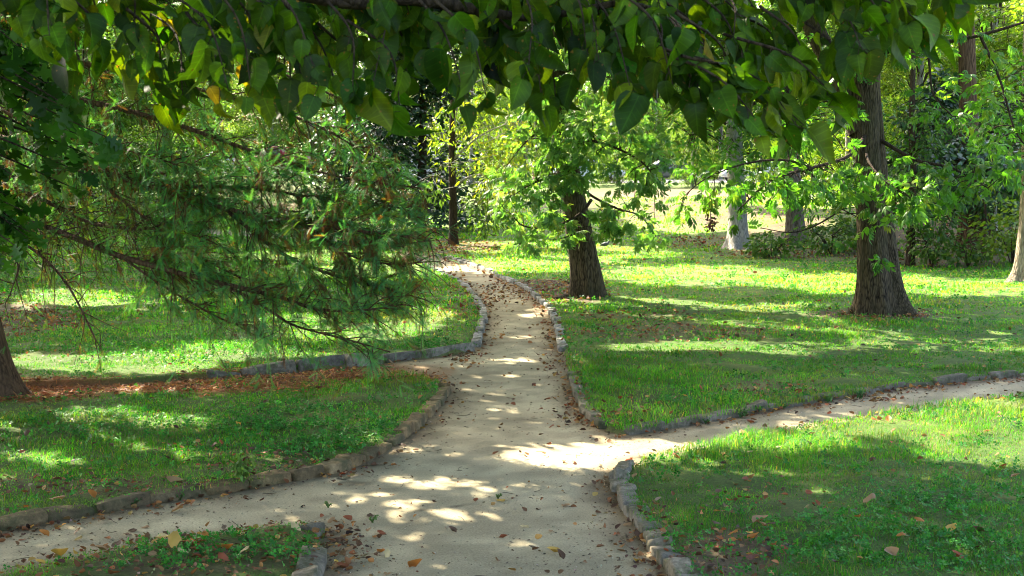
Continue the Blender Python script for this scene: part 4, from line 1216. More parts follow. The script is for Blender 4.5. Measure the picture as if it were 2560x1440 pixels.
# ---------------------------------------------------------------- shrubs of the understorey
def shrub(px, py, d, w, h, n, pal, label, size=.10, tpl=T_OVATE):
    base = at(px, py, d); base[2] = float(T(base[0], base[1]))
    R = thing("shrub", base, label, "shrub", "shrubs of the park")
    gt = Geo(); gl = Geo(); A = []
    for i in range(7):
        a = rng.uniform(0, 6.28)
        A.append(limb(gt, [base - [0, 0, .05], base + [math.cos(a) * w * .3, math.sin(a) * w * .3, h * .5], base + [math.cos(a) * w * .7, math.sin(a) * w * .7, h * rng.uniform(.7, 1)]], .014, .004, 5, 4))
    blob_leaves(gl, gt, base + [0, 0, h * .55], (w, w * .7, h * .5), n, tpl, size, pal, .3, np.vstack(A), clump=7, spread=.22, tw=.3)
    build("stem", gt, M_BARK_DARK, R); build("foliage", gl, M_LEAF, R)
PB = [(.05, .11, .022, 3), (.075, .145, .028, 3), (.11, .17, .03, 1.5)]
PBY = [(.11, .17, .02, 3), (.15, .20, .025, 3), (.08, .14, .02, 2)]
for args in [(1930, 590, 33, .7, .55, 500, PB, "low leafy shrub at the foot of the pale grey trunk"), (2080, 590, 34, .9, .8, 700, PB, "spreading green shrub left of the double trunk"),
             (2150, 600, 35, .7, .7, 500, PBY, "yellow-green bush right behind the double trunk"), (2330, 610, 30, .6, .9, 500, PB, "airy bush right beside the slender shaded trunk"),
             (2380, 560, 36, 1.0, .9, 700, PB, "broad bush on the bank left of the broad reddish trunk"), (2530, 600, 29, .8, 1.3, 900, PBY, "bright bush in front of the right edge's shade"),
             (2100, 520, 50, 1.5, 1.3, 800, PBY, "far yellow-green bush along the top of the bank"), (2250, 510, 55, 1.5, 1.2, 800, PB, "far green bush near the traffic cone"),
             (120, 650, 30, 1.6, 1.9, 1700, PBY, "bright yellow-green shrub behind the conifer at far left"), (330, 600, 36, 1.8, 2.2, 1700, PB, "rounded green shrub behind the conifer's middle boughs"),
             (520, 560, 46, 1.8, 1.8, 1200, PBY, "sunny shrub below the parked blue-grey car"), (-60, 700, 26, 1.4, 2.0, 1500, PB, "leafy shrub cut by the left edge"),
             (2420, 625, 29.5, .6, .5, 350, PB, "knee-high tuft of leaves below the broad reddish trunk"), (2200, 640, 31, .5, .4, 280, PB, "small plant at the back of the double trunk's base")]:
    shrub(*args)

# ---------------------------------------------------------------- far trees
def far_proto(label, pal, h, w, n, low, seed, leaf=.26):
    global rng
    R = thing("background_tree", (0, 0, 0), label, "tree", "leafy trees beyond the lawns")
    g = Geo()
    P, _ = trunk_geo(g, [(0, 0, -.3), (.1, 0, h * .25), (-.15, .1, h * .55), (0, 0, h * .9)], [.30, .24, .18, .05], 16, .5, .4, 5, seed)
    gt = Geo(); gl = Geo(); A = []
    for i in range(26):
        z = low + (h - low) * (i + .5) / 26
        prof = math.sin(min(1, (z - low) / (h - low) * 1.05 + .12) * math.pi) ** .55
        for q in range(3):
            a = rng.uniform(0, 6.28)
            rr = w * prof * rng.uniform(.45, 1.05)
            c = np.array([math.cos(a) * rr, math.sin(a) * rr, z + rng.normal() * .5])
            limb(gt, [P[min(len(P) - 1, int(len(P) * (z / h) * .8))], c * [.5, .5, 1] - [0, 0, .3], c], .05, .012, 4, 2)
            bright = rng.uniform(.65, 1.5)
            pl = [(r_ * bright, g_ * bright, b_ * bright, w_) for r_, g_, b_, w_ in pal]
            blob_leaves(gl, None, c, (1.2, 1.2, .75), n // 78, T_DIAMOND, leaf, pl, .3, None, clump=8, spread=.35, up=1.0)
    build("trunk", g, M_BARK_GREY, R); build("branches", gt, M_BARK_DARK, R); build("crown", gl, M_LEAF, R)
    return R
YG = [(.115, .18, .020, 4), (.155, .21, .024, 3), (.085, .145, .022, 3)]
MG = [(.070, .130, .026, 4), (.095, .160, .030, 3), (.050, .10, .024, 2)]
LG = [(.12, .185, .045, 3), (.09, .155, .04, 3), (.15, .21, .05, 2)]
GG = [(.13, .165, .022, 3), (.095, .15, .022, 3), (.17, .18, .026, 1)]
protos = [far_proto("p", YG, 19, 5.2, 26000, 1.0, 71), far_proto("p", MG, 17, 4.6, 24000, .8, 72), far_proto("p", LG, 21, 5.6, 26000, 2.0, 73), far_proto("p", GG, 15, 4.2, 22000, .6, 74)]
ADJ = ["tall yellow-green", "full mid-green", "high pale green", "golden green"]
spots = []
for i, px in enumerate(np.linspace(-260, 2820, 21)):
    spots.append((px + rng.normal() * 30, 124 + rng.uniform(-2, 12), rng.uniform(.9, 1.15)))
for i, px in enumerate(np.linspace(-200, 2760, 17)):
    spots.append((px + rng.normal() * 40, 148 + rng.uniform(0, 14), rng.uniform(1.1, 1.4)))
row3 = [(-150, 62, .62), (90, 70, .75), (330, 80, .72), (2120, 66, .62), (2290, 58, .60), (2470, 52, .55), (2640, 46, .6), (2060, 84, .7), (2380, 78, .75), (2560, 72, .75), (540, 92, .55), (-280, 48, .6), (1545, 86, .34), (1730, 84, .30), (1900, 87, .36), (1340, 88, .33), (1180, 90, .45), (1640, 122, .6), (1800, 121, .6), (40, 52, .60), (215, 58, .66), (420, 66, .62)]
used = [False] * 4
def add_far(px, d, sc, lab, k):
    o = protos[k]
    if used[k]:
        r = o.copy(); COL.objects.link(r)
        for ch in o.children:
            c = ch.copy(); COL.objects.link(c); c.parent = r
    else:
        r = o; used[k] = True
    x = (px - 1280) / FPX * d
    r.location = (x, d, float(T(x, d)) - .1)
    r.scale = (sc, sc, sc * rng.uniform(.95, 1.12))
    r.rotation_euler = (0, 0, rng.uniform(0, 6.28))
    r["label"] = lab
for i, (px, d, sc) in enumerate(spots[:21]):
    k = int(rng.integers(4)); add_far(px, d, sc, f"{ADJ[k]} tree in the row just past the parking lot, {ordinal(i + 1)} from the left", k)
for i, (px, d, sc) in enumerate(spots[21:]):
    k = int(rng.integers(3)); add_far(px, d, sc, f"{ADJ[k]} tree in the rearmost row of the wood, {ordinal(i + 1)} from the left", k)
NAMES3 = ["behind the left edge shrub", "left of the conifer's upper boughs", "behind the conifer's upper boughs", "behind the second grey trunk", "right behind the double trunk", "above the broad reddish trunk", "past the right edge trunk", "far behind the pale grey trunk", "behind the traffic cone", "in the upper right corner", "beside the maroon pickup", "past the left edge of the lawn", "in front of the silver car by the leaning tree", "between the dark grey car and the lawn", "low between the two grey trunks", "before the standing people", "behind the slim path-side tree", "right behind the dark grey car", "right behind the pale trunk's parked car", "above the oak leaves at the left edge", "between the oak leaves and the conifer tip", "over the conifer's topmost boughs"]
for (px, d, sc), nm in zip(row3, NAMES3):
    k = int(rng.choice([0, 0, 3])) if px > 500 else 1; add_far(px, d, sc, f"{ADJ[k]} nearer background tree {nm}", k)
# ================================================================== the feathery conifer at the left
b = gnd(-45, 985); D0 = b[1]
R = thing("conifer", b, "large feathery conifer with drooping boughs and rusty tips filling the left side", "tree")
ROOTS["conifer"] = R; TRUNKS["conifer"] = b
g = Geo()
trunk_geo(g, np.vstack([sink(b), at(-62, 860, D0), at(-92, 640, D0), at(-130, 350, D0), at(-150, 50, D0), at(-160, -500, D0), at(-165, -1800, D0)]), np.array([68, 60, 52, 46, 42, 36, 14]) / FPX * D0, 44, .85, .30, 5, 33, .03)
build("trunk", g, M_BARK_RED, R)
LIMBS = [([(-110, 420, 12.9), (90, 492, 12.4), (240, 560, 12.0), (400, 574, 11.6), (520, 596, 11.2)], .035, 1.0),
         ([(-130, 300, 12.9), (200, 410, 12.3), (380, 468, 11.8), (560, 520, 11.4), (760, 560, 11.0), (960, 585, 10.7), (1075, 600, 10.5)], .045, 1.5),
         ([(-90, 520, 12.8), (120, 570, 12.2), (300, 640, 11.8), (480, 690, 11.4), (690, 740, 11.0), (790, 772, 10.8), (900, 776, 10.6), (1015, 760, 10.5)], .042, 1.0),
         ([(480, 690, 11.4), (600, 732, 11.2), (680, 780, 11.0), (740, 815, 10.9), (880, 852, 10.8), (975, 880, 10.7)], .02, .45),
         ([(-80, 560, 12.6), (60, 610, 12.2), (160, 700, 12.0), (230, 830, 11.8), (240, 862, 11.8)], .02, .5),
         ([(-130, 200, 13), (200, 250, 12.4), (420, 305, 12.0), (640, 380, 11.6), (840, 440, 11.2), (1050, 470, 10.9)], .04, .7),
         ([(300, 640, 11.8), (420, 722, 11.6), (560, 800, 11.4), (625, 812, 11.3)], .016, .5),
         ([(-140, 110, 13.2), (160, 150, 12.6), (400, 200, 12.2), (560, 240, 11.9), (760, 300, 11.5), (950, 400, 11.2)], .038, .7),
         ([(-110, 350, 13.4), (300, 440, 13.2), (540, 398, 13.0), (650, 380, 12.9), (710, 368, 12.9)], .03, .35),
         ([(560, 520, 11.4), (700, 630, 11.2), (840, 690, 11.0), (960, 720, 10.8), (1040, 742, 10.7)], .022, 1.0),
         ([(-70, 600, 12.4), (40, 650, 12.0), (25, 740, 11.9)], .015, .5),
         ([(-130, 60, 13.2), (200, 40, 12.8), (480, 90, 12.4), (720, 190, 12.0), (880, 260, 11.8)], .035, .7),
         ([(200, 410, 12.3), (330, 520, 12.0), (500, 640, 11.7), (610, 700, 11.5)], .02, .9),
         ([(380, 468, 11.8), (620, 470, 11.5), (820, 500, 11.2), (1010, 520, 10.9)], .022, 1.2),
         ([(760, 560, 11.0), (880, 640, 10.8), (980, 660, 10.7), (1060, 655, 10.6)], .014, .9),
         ([(-60, 240, 12.6), (120, 330, 12.2), (300, 370, 11.9), (470, 420, 11.6)], .025, .8)]
gt = Geo(); gl = Geo(); gb = Geo()
PALT = [(.085, .27, .100, 4), (.11, .30, .085, 4), (.13, .30, .060, 2), (.055, .20, .095, 3), (.17, .29, .04, 1)]
PALTL = [(.10, .16, .025, 4), (.07, .135, .03, 3), (.14, .18, .025, 2)]
PALR = [(.17, .070, .024, 4), (.11, .045, .018, 3), (.25, .12, .035, 1.5), (.07, .035, .02, 3)]
def frond_run(q, dens, left):
    """fronds hanging along a twig q"""
    L = np.linalg.norm(np.diff(q, axis=0), axis=1).sum()
    m = max(3, int(L * dens))
    tt = rng.random(m) ** .8
    u = np.linspace(0, 1, len(q))
    P = np.stack([np.interp(tt, u, q[:, k]) for k in range(3)], -1)
    tang = nrmz(q[-1] - q[0])
    d = rdir(m) * .75 + tang * .85; d[:, 2] -= rng.uniform(-.25, .5, m)
    nn = rdir(m, 1.3)
    rust = rng.random(m) < (.08 + .5 * (rng.random() < .28))
    for sel, gg, pal in ((~rust, gl, PALTL if left else PALT), (rust, gb, PALR)):
        k = int(sel.sum())
        if not k: continue
        dd = d[sel].copy()
        if gg is gb: dd[:, 2] -= .55
        gg.add(*place(*T_FROND, P[sel], dd, nn[sel], rng.uniform(.065, .135, k), pick(pal, k, .22)))
for pts, r, wgt in LIMBS:
    C = limb(gt, pxpath(pts), r * .75, .005, 7, 8)
    cum = np.concatenate([[0], np.cumsum(np.linalg.norm(np.diff(C, axis=0), axis=1))])
    nt_ = int(cum[-1] * 28 * wgt)
    for i in range(nt_):
        s0 = cum[-1] * rng.uniform(.10, 1.0)
        p = np.array([np.interp(s0, cum, C[:, k]) for k in range(3)])
        f = s0 / cum[-1]
        L = rng.uniform(.18, .62) * (1.05 - .35 * f)
        tang = nrmz(C[min(len(C) - 1, int(f * (len(C) - 1)) + 1)] - C[max(0, int(f * (len(C) - 1)) - 1)])
        d = tang * .8 + rdir(1)[0] * .75; d[2] -= rng.uniform(-.2, .40); d = nrmz(d)
        e = p + d * L + [0, 0, -.12 * L * L - .06 * L]
        mid = (p + e) / 2 + [0, 0, .10 * L] + rng.normal(size=3) * .03
        q = catmull([p, mid, e], 5)
        gt.add(*tube(q, np.linspace(.0055, .0015, len(q)), 4))
        px, py = proj(e[None])
        if px[0] > 1085: continue
        dens = (38 if py[0] < 400 else 68) if py[0] < 720 else 40
        if px[0] < 420 and py[0] > 500: dens = 17
        frond_run(q, dens, (px[0] < 420 and py[0] > 500) or rng.random() < .12)
        if rng.random() < .45:
            q2 = catmull([mid, mid + d * L * .3 + rng.normal(size=3) * .10, mid + d * L * .45 + rng.normal(size=3) * .16 - [0, 0, .14]], 4)
            gt.add(*tube(q2, np.linspace(.003, .0012, len(q2)), 3))
            frond_run(q2, dens, False)
build("branches", gt, M_BARK_RED, R)
build("needles", gl, M_NEEDLE, R)
o = build("rusty_needles", gb, M_NEEDLE, R); o["label"] = "browned dying sprays"
print("conifer verts", gl.n + gb.n)

# ================================================================== oak boughs at the left edge
b = np.array([-3.55, 6.4, float(T(-3.55, 6.4))])
R = thing("oak_tree", b, "dark lobed oak leaves reaching in from the left edge", "tree")
ROOTS["oak"] = R; TRUNKS["oak"] = b
g = Geo(); trunk_geo(g, [sink(b), b + [.0, .1, 1.5], b + [-.1, .2, 3.5], b + [-.2, .2, 7.5]], [.24, .21, .19, .12], 32, .6, .3, 5, 77)
build("trunk", g, M_BARK, R)
gt = Geo(); gl = Geo()
PALO = [(.024, .078, .006, 4), (.036, .098, .007, 4), (.052, .115, .008, 2), (.016, .055, .006, 3)]
for i in range(46):
    y1 = rng.uniform(90, 640); xm = np.interp(y1, [90, 150, 250, 400, 470, 560, 640], [60, 110, 230, 300, 240, 110, 40])
    x1 = rng.uniform(-120, xm) if i % 3 else xm * rng.uniform(.7, 1)
    dep = rng.uniform(5.3, 6.6)
    e = at(x1, y1, dep)
    s0 = at(-420, y1 - rng.uniform(60, 260), 6.2)
    q = catmull([s0, (s0 + e) / 2 + [0, 0, .10], e], 7)
    gt.add(*tube(q, np.linspace(.012, .002, len(q)), 5))
    m = int(rng.integers(9, 16))
    tt = 1 - rng.random(m) ** 1.3 * .45
    u = np.linspace(0, 1, len(q))
    P = np.stack([np.interp(tt, u, q[:, k]) for k in range(3)], -1)
    d = rdir(m) + nrmz(e - s0) * .8; d[:, 2] -= .45
    gl.add(*place(*T_OAK, P, d, rdir(m, 1.1) + [0, -.35, 0], rng.uniform(.08, .135, m), pick(PALO, m, .2)))
build("branches", gt, M_BARK_DARK, R); build("crown", gl, M_LEAF_OAK, R)

# ================================================================== overhanging broad-leaved boughs at the top
b = np.array([-4.1, .9, float(T(-4.1, .9))])
R = thing("overhanging_tree", b, "broad heart-shaped leaves hanging in dark boughs across the top", "tree")
ROOTS["overhang"] = R; TRUNKS["overhang"] = b
g = Geo(); trunk_geo(g, [sink(b), b + [.0, .05, 1.5], b + [.1, .2, 3.0], b + [.0, .3, 8]], [.26, .23, .21, .12], 32, .6, .3, 5, 88)
build("trunk", g, M_BARK_DARK, R)
gt = Geo(); gl = Geo()
MAIN = [b + [.1, .2, 2.6], at(-500, -420, 2.6), at(300, -160, 3.0), at(820, -12, 3.25), at(1020, -6, 3.3), at(1180, 22, 3.32), at(1330, 44, 3.35), at(1480, 20, 3.4), at(1800, -40, 3.45), at(2250, -60, 3.5)]
CM = catmull(MAIN, 8); gt.add(*tube(CM, np.interp(np.linspace(0, 1, len(CM)), [0, .3, .45, .62, 1], [.06, .028, .018, .010, .006]), 8))
LOWX = [-60, 0, 100, 150, 230, 330, 420, 520, 600, 700, 760, 830, 900, 1000, 1060, 1120, 1170, 1215, 1260, 1300, 1350, 1395, 1440, 1500, 1560, 1640, 1700, 1740, 1800, 1850, 1900, 1950, 2000, 2060, 2110, 2180, 2230, 2290, 2340, 2400, 2450, 2520]
LOWY = [70, 110, 170, 240, 260, 230, 330, 300, 320, 350, 310, 340, 290, 355, 230, 200, 340, 330, 260, 280, 350, 340, 230, 250, 300, 310, 330, 345, 320, 380, 400, 415, 420, 420, 270, 190, 170, 180, 160, 90, 45, -20]
PALB = [(.034, .078, .003, 6), (.052, .102, .004, 5), (.020, .052, .004, 4), (.082, .120, .005, 2), (.17, .17, .010, .7), (.27, .19, .015, .32), (.24, .12, .012, .15)]
npal = PALB
LC = []
def hang_leaves(P, right, tang, n_each=1):
    m = len(P)
    r_ = np.asarray(right)[:, None]
    d = rdir(m) * (.58 + .2 * r_) + np.array([.10, -.05, -1.0]) * (1 - .35 * r_) + tang * (.15 + .55 * r_)
    nn = np.stack([rng.normal(size=m) * .85, -.9 + .5 * np.asarray(right) + rng.normal(size=m) * .35, .35 + .65 * np.asarray(right) + rng.normal(size=m) * .35], -1)
    flip = (rng.random(m) < .25) & (np.asarray(right) < .5)
    nn[flip] *= -1
    side = rdir(m) * .022; side[:, 2] = -abs(side[:, 2]) - .004
    base = P + side
    for i in range(m):
        gt.add(*tube(np.array([P[i], (P[i] + base[i]) / 2 + [0, 0, .003], base[i]]), .0009, 3))
    cols = pick(npal, m, .28)
    pxx, _ = proj(P)
    au = (cols[:, 0] > cols[:, 1] * .85) & ((rng.random(m) < .55) | ((pxx > 950) & (rng.random(m) < .6)))
    cols[au] = pick(npal[:4], int(au.sum()), .28)
    sel = rng.integers(0, len(HANGING), m); size = rng.uniform(.042, .082, m) * np.where(rng.random(m) < .12, 1.25, 1) * (1 + .08 * np.asarray(right))
    small = rng.random(m) < .12; size[small] *= .6
    for k_, tp in enumerate(HANGING):
        q = sel == k_
        if not q.any(): continue
        V, F, C = place(*tp, base[q], d[q], nn[q], size[q], cols[q])
        nv = len(tp[0]); kk = (nv - 2) // 3; C = C.reshape(-1, nv, 3)
        C[:, 1:1 + kk] *= 1.22                                     # paler midrib
        warm = C[:, 0, 0] > C[:, 0, 1] * .85
        nz = rng.random((len(C), nv, 1))
        C *= .82 + .36 * nz
        edge = np.zeros((1, nv, 1)); edge[:, 1 + kk:] = 1
        br = sstep(.45, .9, rng.random((len(C), 1, 1)) * .6 + nz * .6) * edge * np.where(warm, .85, .0)[:, None, None]
        C = C * (1 - br) + np.array([.13, .06, .015]) * br
        gr = np.where(warm, sstep(.5, .8, rng.random(len(C))) * .7, 0)[:, None, None] * (1 - edge)
        C = C * (1 - gr) + np.array([.09, .13, .010]) * gr
        gl.add(V, F, C.reshape(-1, 3)); LC.append(np.tile(tp[0], (len(C), 1)))
def bough(x0, y0, x1, y1, d0, d1, step=.027):
    p0 = at(x0, y0, d0); p1 = at(x1, y1, d1)
    L = np.linalg.norm(p1 - p0)
    mid = (p0 + p1) / 2 + np.array([.10 * L, 0, .06 * L]) + rng.normal(size=3) * .03 * L
    q = catmull([p0, mid, p1], 8)
    gt.add(*tube(q, np.linspace(.0042, .0012, len(q)), 5))
    m = max(3, int(L / step))
    tt = np.linspace(.12, 1.0, m)
    u = np.linspace(0, 1, len(q))
    P = np.stack([np.interp(tt, u, q[:, k]) for k in range(3)], -1)
    tang = np.tile(nrmz(p1 - p0), (m, 1))
    px, _ = proj(P)
    hang_leaves(P, sstep(1450, 2050, px), tang)
for x1 in np.arange(20, 2440, 37):
    xx = x1 + rng.normal() * 14
    yl = np.interp(xx, LOWX, LOWY) - rng.uniform(70, 150)
    L = rng.uniform(180, 330)
    rt = sstep(1500, 2100, xx)
    bough(xx - L * (.45 + .5 * rt) + rng.normal() * 30, yl - L * (.95 - .35 * rt), xx, yl, rng.uniform(3.0, 3.6), rng.uniform(2.9, 3.6))
    if rng.random() < (.5 if xx < 600 else .35 if 1060 < xx < 1300 else .4 if xx > 2050 else .1): continue
    # a second bough fills in behind it, ending higher
    yl2 = yl - rng.uniform(60, 200) * (1 if yl > 120 else .4)
    L = rng.uniform(150, 260)
    bough(xx - L * .6 + 15, yl2 - L * .8, xx + 15, yl2, rng.uniform(3.3, 3.9), rng.uniform(3.3, 4.0), .027)
for x1 in np.arange(60, 2350, 55):
    yy = rng.uniform(-40, 70)
    if (x1 < 600 and rng.random() < .5): continue
    if yy < np.interp(x1, LOWX, LOWY) - 60:
        bough(x1 - 120, yy - 90, x1 + rng.normal() * 20, yy, rng.uniform(3.4, 4.0), rng.uniform(3.4, 4.1), .03)
build("branches", gt, M_BARK_DARK, R); o = build("crown", gl, M_LEAF_BIG, R)
a_ = o.data.attributes.new("blade", "FLOAT_VECTOR", "POINT"); a_.data.foreach_set("vector", np.vstack(LC).astype(np.float32).ravel())
print("overhang verts", gl.n)

# ================================================================== unseen leaves added above the picture, placed along the sun to throw the dappled shade
# openings cut in them to let the sun reach these sprays and leaves
LITVOL = [(at(1842, 560, 36), .6), (at(1440, 520, 22.3), 1.15), (at(1330, 520, 22), .9), (at(1560, 540, 22), .8), (at(1480, 330, 22), 1.2), (at(1450, 120, 22), 1.0), (at(1250, 450, 38), 2.0), (at(1200, 300, 38), 2.5), (at(2170, 600, 20), .35),
          (at(1950, 470, 18.5), .6), (at(2250, 450, 19), .5), (at(2450, 200, 19), .8), (at(310, 130, 3.3), .20), (at(130, 40, 3.3), .16), (at(220, 90, 3.4), .14), (at(440, 290, 3.3), .15), (at(1890, 390, 3.2), .18), (at(640, 190, 3.3), .12), (at(860, 120, 3.4), .10),
          (at(150, 760, 12), .6), (at(300, 800, 11.8), .5), (at(560, 440, 11.8), .35), (at(700, 560, 11.2), .4), (at(900, 470, 11), .3)]
NS = 520000
y = -4 + 66 * rng.random(NS) ** .68
x = rng.uniform(-1, 1, NS) * (.37 * np.abs(y) + 4.5)
keepp = shade_keep(x, y) * np.clip(1.25 - y / 90, .4, 1)
k = rng.random(NS) < keepp
x = x[k]; y = y[k]; n = len(x)
hmin = np.maximum(4.6, (2.7 + .125 * np.maximum(y, 0)) / (1 - .125 * .82) + .5)
h = hmin + rng.uniform(0, 1, n) ** 1.3 * (2.2 + .05 * np.maximum(y, 0))
h = h + T(x, y) * 0
cot = math.cos(SUN_EL) / math.sin(SUN_EL)
P = np.stack([x - SUN_AX * cot * h, y + SUN_AY * cot * h, h + T(x, y)], -1)
sd = np.array(SUN_DIR)
ok = np.ones(n, bool)
for c, r in LITVOL:
    v = P - c; t = v @ sd
    dist = np.linalg.norm(v - t[:, None] * sd, axis=1)
    ok &= ~((dist < r) & (t > 0) & (rng.random(n) < .93))
P = P[ok]; n = len(P); y = y[ok]
size = rng.uniform(.16, .30, n) * (1 + .012 * np.maximum(y, 0))
dd = rdir(n, -.3); nn = rdir(n, 1.0)
cols = pick([(.06, .13, .02, 3), (.08, .15, .025, 2)], n)
keys = list(TRUNKS); base = np.array([TRUNKS[q][:2] for q in keys])
own = np.argmin(((P[:, None, :2] - base[None]) ** 2).sum(-1), 1)
for i, q in enumerate(keys):
    s_ = own == i
    if s_.sum() < 40: continue
    g = Geo()
    g.add(*place(*T_DIAMOND, P[s_], dd[s_], nn[s_], size[s_], cols[s_]))
    build("shade_caster_leaves", g, M_LEAF, ROOTS[q])  # added leaves sampled from the shade pattern, parented to the nearest tree
    print("shade leaves", q, int(s_.sum()))
# ================================================================== cars, people, cone, bird
M_GLASS = plain_mat("car glass", (.03, .035, .04), .08, 0, .8)
M_TYRE = plain_mat("tyre rubber", (.02, .02, .02), .85)
M_RIM = plain_mat("wheel metal", (.45, .45, .46), .35, .8)
M_LAMP = plain_mat("lamp lens", (.45, .04, .03), .2)
M_LAMPW = plain_mat("clear lamp lens", (.75, .75, .72), .15)
def prism(outline, w0, w1f=None, bev=.06):
    """closed side outline (x,z) swept across y with pulled-in, rounded flanks"""
    o = np.array(outline, float); n = len(o); c = o.mean(0)
    rings = []
    for yy, sc in ((-w0, .0), (-w0, .93), (-w0 + bev, 1), (w0 - bev, 1), (w0, .93), (w0, 0)):
        q = c + (o - c) * (sc if sc else .5)
        yv = np.full(n, yy)
        if w1f is not None: yv = yv * w1f(q[:, 1])
        rings.append(np.stack([q[:, 0], yv, q[:, 1]], -1))
    V = np.vstack(rings); F = []
    for r in range(len(rings) - 1):
        for i in range(n):
            F.append((r * n + i, r * n + (i + 1) % n, (r + 1) * n + (i + 1) % n, (r + 1) * n + i))
    return V, np.array(F), [list(range(n))[::-1], list(range(5 * n, 6 * n))]
def car(px, d, rot, paint, label, kind="car"):
    x = (px - 1280) / FPX * d; z = float(T(x, d)) + .05
    R = thing("parked_truck" if kind == "truck" else "parked_car", (x, d, z), label, "truck" if kind == "truck" else "car", "vehicles in the far parking lot")
    R.rotation_euler = (0, 0, rot)
    o = np.array((x, d, z))
    mp = plain_mat("car paint", paint, .25, .1, .6)
    def put(nm, V, F, m, par=R, caps=()):
        g = Geo(); g.add(np.asarray(V) + o, F)
        for c in caps: g.F.setdefault(len(c), []).append(np.array([c]))
        return build(nm, g, m, par, o)
    tp = lambda zz: 1 - .16 * np.clip((zz - .85) / .6, 0, 1)
    if kind == "truck":
        V, F, c = prism([(-2.6, .45), (-2.6, 1.08), (-1.0, 1.10), (.9, 1.10), (2.0, 1.05), (2.55, .92), (2.6, .45), (1.8, .38), (-1.9, .38)], .95); put("body", V, F, mp, R, c)
        V, F, c = prism([(-.95, 1.06), (-.75, 1.72), (.15, 1.76), (.95, 1.06)], .86, tp); put("cab", V, F, mp, R, c)
        V, F, c = prism([(-.80, 1.16), (-.66, 1.62), (.10, 1.66), (.70, 1.16)], .885, tp); put("window", V, F, M_GLASS, R, c)
    else:
        V, F, c = prism([(-2.15, .5), (-2.1, .9), (-1.2, .98), (.9, .95), (1.8, .84), (2.15, .66), (2.15, .38), (1.6, .28), (-1.7, .28)], .87); put("body", V, F, mp, R, c)
        V, F, c = prism([(-1.75, .93), (-1.1, 1.40), (-.2, 1.47), (.45, 1.38), (1.15, .92)], .80, tp); put("cab", V, F, mp, R, c)
        V, F, c = prism([(-1.45, 1.0), (-1.0, 1.34), (-.2, 1.40), (.38, 1.32), (.92, 1.0)], .825, tp); put("window", V, F, M_GLASS, R, c)
    for wx in (-1.45, 1.4):
        for s in (-1, 1):
            a = np.linspace(0, 2 * np.pi, 21)[:-1]
            def ringp(r, yy): return np.stack([wx + r * np.cos(a), np.full(20, yy), .33 + r * np.sin(a)], -1)
            yo = s * .88
            V = np.vstack([ringp(.20, yo), ringp(.31, yo), ringp(.335, yo - s * .03), ringp(.335, yo - s * .2), ringp(.2, yo - s * .2)])
            F = [(r * 20 + i, r * 20 + (i + 1) % 20, (r + 1) * 20 + (i + 1) % 20, (r + 1) * 20 + i) for r in range(4) for i in range(20)]
            wh = put("wheel", V, F, M_TYRE)
            V = np.vstack([ringp(.205, yo - s * .02), ringp(.08, yo + s * .005), ringp(.01, yo + s * .01)])
            F = [(r * 20 + i, r * 20 + (i + 1) % 20, (r + 1) * 20 + (i + 1) % 20, (r + 1) * 20 + i) for r in range(2) for i in range(20)]
            g = Geo(); g.add(V + o, F); h = build("rim", g, M_RIM, wh, o)
    zb = .85 if kind == "truck" else .74; xb = 2.62 if kind == "truck" else 2.14
    for s in (-1, 1):
        for xx, m, nm in ((-xb, M_LAMP, "tail_light"), (xb - .02, M_LAMPW, "headlight")):
            V, F = rounded_block(.10, .28, .14, 5, 6, .02); put(nm, V + [xx, s * .62, zb if xx < 0 else zb - .08], F, m)
car(690, 97, 2.9, (.19, .015, .03), "maroon pickup truck seen through the conifer boughs", "truck")
car(572, 99, .3, (.42, .46, .55), "blue-grey car behind the conifer, left of the maroon pickup")
car(1478, 96, .15, (.55, .62, .64), "pale silver car half hidden behind the leaning tree")
car(1685, 95, .1, (.10, .105, .11), "dark grey car under the sprays left of the pale trunk")
car(1880, 95.5, 3.2, (.60, .61, .62), "light silver car between the two grey trunks")
car(1400, 104, 1.45, (.75, .75, .74), "white car behind the two standing people")
car(1010, 98, .2, (.35, .37, .40), "grey car behind the dark evergreens left of the path")

